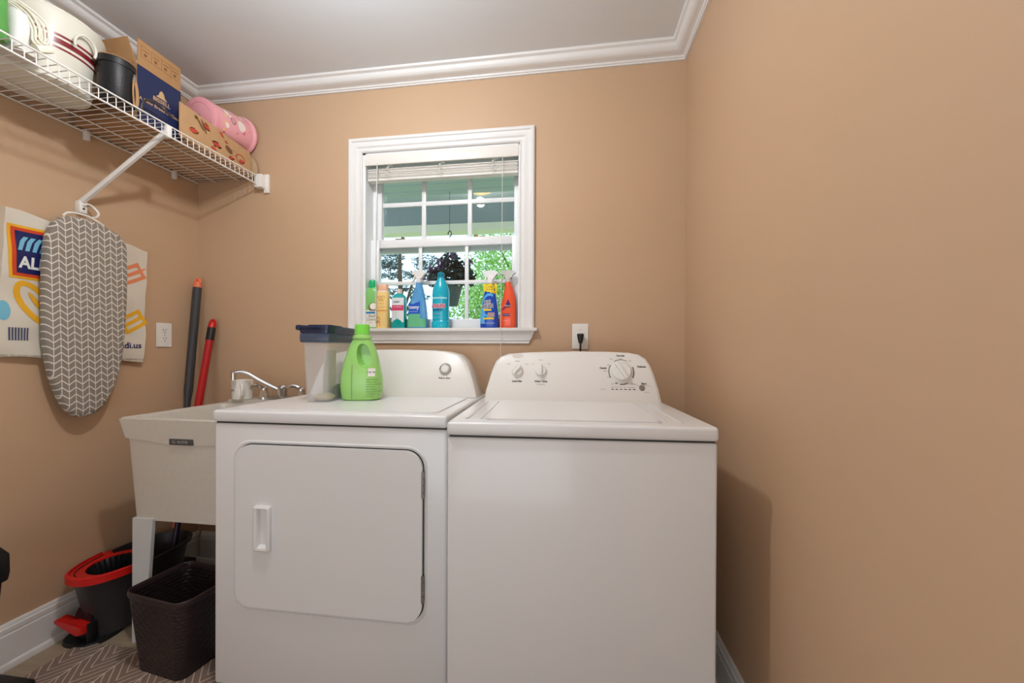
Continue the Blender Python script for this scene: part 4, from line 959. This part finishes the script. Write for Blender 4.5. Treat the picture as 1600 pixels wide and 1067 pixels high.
co = finish('jug_grip_cut', cut, M_jug, jg)
bpy.context.view_layer.update()
bo = jb.modifiers.new('grip', 'BOOLEAN'); bo.operation = 'DIFFERENCE'; bo.solver = 'EXACT'; bo.object = co
dg = bpy.context.evaluated_depsgraph_get(); me2 = bpy.data.meshes.new_from_object(jb.evaluated_get(dg)); jb.modifiers.clear(); jb.data = me2; smooth(me2, 40)
bpy.data.objects.remove(co)
loft('jug_collar', [(.232, 0, 0, .033, .031), (.236, 0, 0, .036, .034), (.244, 0, 0, .035, .033), (.248, 0, 0, .028, .028)], M_jug, jg, 40)
bm = bmesh.new(); N = 56
rg = [[bm.verts.new(((r_+.0008*(i % 2))*math.cos(2*PI*i/N), (r_+.0008*(i % 2))*math.sin(2*PI*i/N), z_)) for i in range(N)] for r_, z_ in ((.0265, .248), (.0265, .284), (.0245, .2895), (.012, .290))]
for A, Bq in zip(rg, rg[1:]): bridge(bm, A, Bq)
bm.faces.new(rg[-1]); finish('jug_cap', bm, mat('lime_cap', (130, 222, 84), .3), jg)
def jsec(z):
    for a, b in zip(js, js[1:]):
        if a[0] <= z <= b[0]:
            t = (z-a[0])/(b[0]-a[0]+1e-9); return [a[k]+(b[k]-a[k])*t for k in (3, 4, 5)]
    return js[-1][3:6]
def JM(x, z, e=.0008):
    rx, ry, ex = jsec(z); q = min(.999, abs(x/rx)); return (x, -ry*(1-q**ex)**(1/ex)-e, z)
M_jp = mat('green_print', (70, 130, 60), .5)
grid_patch('gray_seam', -.024, -.021, .004, .135, lambda x, z: JM(x, z, .001), mat('gauge_strip', (138, 160, 128), .4), jg, 1, 20)
lb = grid_patch('white_label', .036, .060, .092, .122, lambda x, z: JM(x, z, .001), M_bw, jg, 6, 6)
text('label_text', 'HE 96', .010, lambda u, v: JM(u, v, .0014), M_dark, lb, .048, .107)
for k, s in enumerate(('DIRECTIONS', 'Fill cap to line', 'pour into washer', 'add clothes', 'start machine', 'Keep out of reach', 'of children', '96 loads')):
    text('jug_text', s, .0068, lambda u, v: JM(u, v), M_jp, jg, .030, .080-k*.009, align='LEFT')

# ------------------------------------------------------------------ bottles on the sill
SZ = 1.2125
def bottle(name, x, y, label, cat='bottle', rz=0): return empty(name, (x, y, SZ), rz, label, cat, None)
def mk_surf(secs):
    def f(x, z, e=.0008):
        s = secs[-1]
        for a, b in zip(secs, secs[1:]):
            if a[0] <= z <= b[0]:
                t = (z-a[0])/(b[0]-a[0]+1e-9); s = [a[k]+(b[k]-a[k])*t for k in range(min(len(a), len(b)))]; break
        cx, cy, rx, ry = s[1:5]; ex = s[5] if len(s) > 5 else 2
        q = min(.9995, abs((x-cx)/rx)); return (x, cy-ry*(1-q**ex)**(1/ex)-e, z)
    return f
def body(o, secs, m, n=40): 
    loft('bottle_body', secs, m, o, n); return mk_surf(secs)
# 1 green shampoo
o = bottle('shampoo_bottle', -.962, D+.024, 'light green pet shampoo bottle with coconut picture, leftmost on the window sill')
M_g1 = mat('translucent_green', (136, 205, 118), .25, sub=.15)
s = [(0, 0, 0, .033, .020, 2.6), (.004, 0, 0, .036, .0225, 2.6), (.09, 0, 0, .035, .022, 2.6), (.13, 0, 0, .034, .021, 2.6), (.165, 0, 0, .038, .022, 2.4), (.19, 0, 0, .034, .021, 2.3), (.203, 0, 0, .022, .018), (.206, 0, 0, .018, .017)]
f = body(o, s, M_g1)
lb = grid_patch('label', -.031, .033, .008, .092, f, mat('cream_label', (240, 236, 220), .5), o, 12, 12)
text('label_text', 'Shed', .020, lambda u, v: f(u, v, .0013), M_dark, lb, .004, .062, shear=.2, sx=.85); text('label_text', 'Control', .019, lambda u, v: f(u, v, .0013), M_dark, lb, .003, .045, shear=.2, sx=.8); text('label_text', '2-in-1', .007, lambda u, v: f(u, v, .0013), M_dark, lb, .0, .029)
grid_patch('blue_ribbon', -.027, .022, .074, .084, lambda u, v: f(u, v, .0014), mat('ribbon_blue', (38, 130, 190), .4), lb, 10, 2)
grid_patch('coconut_half', -.012, .032, .088, .130, lambda u, v: f(u, v, .0012), mat('coconut_brown', (110, 84, 62), .6), o, 22, 22, lambda u, v: ((u-.012)/.024)**2+((v-.106)/.022)**2 < 1)
grid_patch('coconut_flesh', -.012, .032, .088, .130, lambda u, v: f(u, v, .0018), mat('coconut_white', (244, 240, 226), .5), o, 22, 22, lambda u, v: ((u-.013)/.018)**2+((v-.110)/.016)**2 < 1)
loft('cap', [(.200, 0, 0, .019, .019), (.232, 0, 0, .020, .020), (.240, 0, 0, .017, .017), (.244, 0, 0, .008, .008)], mat('emerald_cap', (22, 178, 110), .3), o, 28)
# 2 yellow bottle
o = bottle('shampoo_bottle', -.899, D+.006, 'pale yellow pet shampoo bottle with peach cap, second from left on the sill')
s = [(0, 0, 0, .030, .021, 3), (.003, 0, 0, .032, .0225, 3), (.17, 0, 0, .0315, .0225, 3), (.180, 0, 0, .030, .021, 3)]
f = body(o, s, mat('pale_yellow_bottle', (248, 214, 140), .35, sub=.1))
T_ = lambda s_, z_, u, v, mm: text('label_text', s_, z_, f, mm, o, u, v, sx=.9)
M_og = mat('orange_brown_print', (200, 130, 70), .5); T_("BURT'S", .015, 0, .152, M_og); T_('BEES', .015, 0, .138, M_og); T_('For Dogs', .007, 0, .122, M_og)
grid_patch('orange_band', -.030, .030, .083, .090, f, mat('orange_band', (228, 160, 80), .5), o, 10, 1)
text('label_text', 'Oatmeal Shampoo', .0062, f, M_og, o, 0, .104)
grid_patch('dog_drawing', -.028, -.004, .010, .060, f, M_og, o, 24, 30, lambda u, v: abs(((u+.016)/.010)**2+((v-.042)/.013)**2-1) < .22 or abs(((u+.016)/.011)**2+((v-.018)/.015)**2-1) < .2 or (abs(u+.016) < .002 and abs(v-.038) < .002))
loft('white_neck', [(.178, 0, 0, .030, .021, 3), (.184, 0, 0, .0305, .0215, 3)], M_plast, o, 32)
loft('cap', [(.184, 0, 0, .026, .020, 2.6), (.210, 0, 0, .026, .020, 2.6), (.216, 0, 0, .022, .017, 2.6)], mat('peach_cap', (236, 184, 150), .35), o, 32)
# 3 teal bottle
o = bottle('medicine_bottle', -.815, D+.006, 'clear teal bottle with a pink-banded label, third from left on the sill')
M_teal = mat('teal_liquid', (0, 178, 174), .12, alpha=.82, coat=.3)
s = [(0, 0, 0, .033, .022, 4), (.003, 0, 0, .035, .024, 4), (.150, 0, 0, .034, .023, 4), (.162, 0, 0, .026, .020, 2.6), (.170, 0, 0, .013, .013), (.174, 0, 0, .012, .012)]
f = body(o, s, M_teal)
lb = grid_patch('label', -.031, .031, .020, .148, f, mat('label_gray_white', (226, 232, 232), .5), o, 14, 26, lambda u, v: v > .030+.014*math.cos(u*60))
grid_patch('pink_band', -.029, .030, .086, .112, lambda u, v: f(u, v, .0014), mat('pink_label', (214, 62, 110), .4), lb, 12, 4)
text('label_text', 'PET RELIEF', .0088, lambda u, v: f(u, v, .002), M_bw, lb, 0, .103); text('label_text', 'FOREST', .0095, lambda u, v: f(u, v, .0014), M_bn, lb, -.004, .127, bold=.0003)
for k in range(4): text('label_text', ('oral rinse', 'with mint', 'for dogs', '16 fl oz')[k], .0058, lambda u, v: f(u, v, .0014), M_gray, lb, -.012+.012*(k > 2), .078-k*.010)
loft('cap', [(.170, 0, 0, .0135, .0135), (.190, 0, 0, .0135, .0135), (.192, 0, 0, .011, .011)], mat('pinkish_cap', (230, 212, 202), .35), o, 24)
def sprayer(o, z, m, s=1, flip=1, x=0):
    def mp(u, v, d): return (x+flip*u*s, d*s, z+v*s)
    h = prism('spray_head', [(-.036, .046), (-.030, .056), (-.005, .061), (.030, .056), (.040, .046), (.022, .036), (.013, .024), (.011, .010), (-.011, .010), (-.011, .026), (-.018, .038), (-.034, .040)], mp, -.010, .010, m, o, .003, 2)
    prism('trigger', [(-.024, .040), (-.015, .038), (-.024, .012), (-.036, .000), (-.038, .003), (-.028, .016)], mp, -.005, .005, m, h, .001, 1)
    loft('neck_collar', [(z-.004*s, x, 0, .0135*s, .0135*s), (z+.022*s, x, 0, .0135*s, .0135*s), (z+.026*s, x, 0, .010*s, .010*s)], m, o, 24)
# 4 blue spray bottle
o = bottle('spray_bottle', -.722, D+.010, 'clear blue fabric spray bottle with white trigger, fourth from left on the sill')
s = [(0, 0, 0, .047, .026, 3), (.004, 0, 0, .050, .028, 3), (.04, 0, 0, .049, .028, 3), (.10, 0, 0, .044, .026, 2.8), (.15, .004, 0, .033, .022, 2.4), (.19, .006, 0, .022, .018, 2.2), (.215, .006, 0, .015, .015), (.222, .006, 0, .015, .015)]
f = body(o, s, mat('clear_blue_liquid', (96, 170, 228), .15, alpha=.80, coat=.3))
grid_patch('blue_label', -.046, .020, .070, .140, f, mat('royal_blue_label', (24, 86, 196), .35), o, 26, 22, lambda u, v: v < .115+.4*abs(u+.018)*(1 if u > -.018 else .8) and u < .020)
text('label_text', 'Downy', .027, lambda u, v: f(u, v, .0014), M_bw, o, -.016, .101, bold=.0006, sx=.80)
text('label_text', 'WRINKLE RELEASER', .0058, lambda u, v: f(u, v, .0014), M_bw, o, -.014, .080)
grid_patch('green_label', -.048, .047, .006, .068, f, mat('soft_green_label', (106, 190, 140), .4), o, 26, 14, lambda u, v: u < .022 or v < .045)
sprayer(o, .222, mat('milky_white', (236, 234, 232), .35), 1.0, 1, .006)
# 5 turquoise cleaner
o = bottle('cleaner_bottle', -.606, D+.010, 'turquoise floor cleaner bottle standing alone near the middle of the sill')
s = [(0, 0, 0, .040, .032, 2.4), (.004, 0, 0, .043, .034, 2.4), (.030, 0, 0, .043, .034, 2.4), (.036, 0, 0, .038, .031, 2.4), (.042, 0, 0, .040, .032, 2.4), (.148, 0, 0, .040, .032, 2.4), (.158, 0, 0, .042, .034), (.185, 0, 0, .040, .033), (.210, 0, 0, .031, .027), (.235, 0, 0, .018, .018), (.245, 0, 0, .015, .015), (.250, 0, 0, .015, .015)]
f = body(o, s, mat('turquoise_plastic', (10, 178, 206), .25, coat=.3, sub=.1))
grid_patch('white_band', -.039, .036, .140, .147, f, mat('pale_cyan', (170, 226, 236), .4), o, 14, 1)
text('label_text', 'CORALEN', .024, lambda u, v: f(u, v, .0016), M_bw, o, -.008, .105, bold=.0026, sx=.66)
text('label_text', 'CORALEN', .024, lambda u, v: f(u, v, .0022), mat('crimson_print', (206, 40, 96), .4), o, -.008, .105, bold=.0009, sx=.66)
text('label_text', 'BLANCH', .0125, lambda u, v: f(u, v, .0014), mat('deep_blue_print', (30, 60, 130), .4), o, -.008, .086, bold=.0006)
text('label_text', 'suavizante', .008, lambda u, v: f(u, v, .0014), M_mag, o, -.010, .068); text('label_text', 'CONT. NETO 946 ml', .006, lambda u, v: f(u, v, .0014), mat('pale_blue_print', (150, 226, 240), .4), o, -.002, .050)
loft('cap', [(.246, 0, 0, .0165, .0165), (.266, 0, 0, .0165, .0165), (.270, 0, 0, .010, .010)], mat('deep_teal_cap', (0, 128, 160), .35), o, 24)
# 6 blue carpet cleaner spray
o = bottle('spray_bottle', -.366, D+.008, 'royal blue stain remover spray with yellow neck, second from right on the sill')
s = [(0, 0, 0, .041, .026, 3), (.004, 0, 0, .044, .028, 3), (.06, 0, 0, .043, .027, 3), (.12, 0, 0, .036, .025, 2.8), (.165, .002, 0, .027, .021, 2.5), (.205, .004, 0, .018, .016, 2.2), (.212, .004, 0, .015, .015)]
f = body(o, s, mat('royal_blue_plastic', (20, 76, 186), .25, coat=.3))
grid_patch('yellow_sleeve', -.030, .034, .160, .210, f, mat('yellow_label', (244, 214, 30), .4), o, 16, 12, lambda u, v: v > .168-.25*u)
grid_patch('sky_swoosh', -.040, .020, .020, .165, f, mat('sky_blue_label', (88, 178, 236), .35), o, 30, 40, lambda u, v: abs(((u-.004)/.036)**2+((v-.105)/.052)**2-1) < .22 or (u < -.018 and v < .09))
for s_, v in (('OXI', .119), ('CLEAN', .100)):
    text('label_text', s_, .024, lambda u, v_: f(u, v_, .0016), M_bw, o, -.006, v, bold=.0024, sx=.72, ang=.1); text('label_text', s_, .024, lambda u, v_: f(u, v_, .0023), M_bn, o, -.006, v, bold=.0004, sx=.72, ang=.1)
grid_patch('yellow_bar', -.024, .014, .080, .088, lambda u, v: f(u, v, .0014), mat('yellow_label', (244, 214, 30)), o, 8, 1); grid_patch('yellow_bar', -.024, .026, .040, .048, lambda u, v: f(u, v, .0014), mat('yellow_label', (244, 214, 30)), o, 10, 1)
grid_patch('picture_panel', -.004, .028, .051, .072, lambda u, v: f(u, v, .0014), mat('rose_gray', (176, 150, 150), .5), o, 6, 4)
text('label_text', 'FOR CARPETS & RUGS', .0058, lambda u, v: f(u, v, .0014), M_bw, o, 0, .022); text('label_text', 'STAIN', .009, lambda u, v: f(u, v, .0014), M_bn, o, .006, .192); text('label_text', 'REMOVER', .007, lambda u, v: f(u, v, .0014), M_bn, o, .004, .180)
sprayer(o, .212, mat('bright_white_plastic', (246, 246, 246), .3), 1.0, 1, .004)
# 7 orange spray
o = bottle('spray_bottle', -.281, D+.022, 'orange-red stain spray bottle with clear white trigger, rightmost on the sill')
s = [(0, 0, 0, .036, .022, 3), (.004, 0, 0, .039, .024, 3), (.05, 0, 0, .040, .025, 2.8), (.10, .002, 0, .038, .024, 2.6), (.15, .006, 0, .029, .021, 2.4), (.19, .004, 0, .020, .017, 2.2), (.213, 0, 0, .014, .014), (.218, 0, 0, .013, .013)]
f = body(o, s, mat('orange_red_plastic', (244, 92, 52), .28, coat=.25, sub=.08))
grid_patch('purple_triangle', -.014, .016, .095, .140, f, mat('dark_purple_label', (72, 30, 104), .4), o, 20, 20, lambda u, v: (v-.095) < .040-abs(u-.004)*2.2 and v > .098)
text('label_text', 'Shout', .012, lambda u, v: f(u, v, .0016), M_bw, o, .003, .105); text('label_text', 'STAIN', .0125, lambda u, v: f(u, v, .0014), mat('dark_purple_label', (72, 30, 104)), o, -.022, .088, ang=.5, bold=.0005)
grid_patch('purple_bar', -.022, .014, .056, .068, f, mat('dark_purple_label', (72, 30, 104)), o, 8, 2); text('label_text', 'TRIPLE-ACTING', .0058, lambda u, v: f(u, v, .0018), M_bw, o, -.004, .062)
text('label_text', '22 fl oz', .006, lambda u, v: f(u, v, .0014), M_bw, o, -.008, .035)
sprayer(o, .218, mat('milky_clear_plastic', (232, 228, 226), .25, alpha=.7), .95, 1, 0)
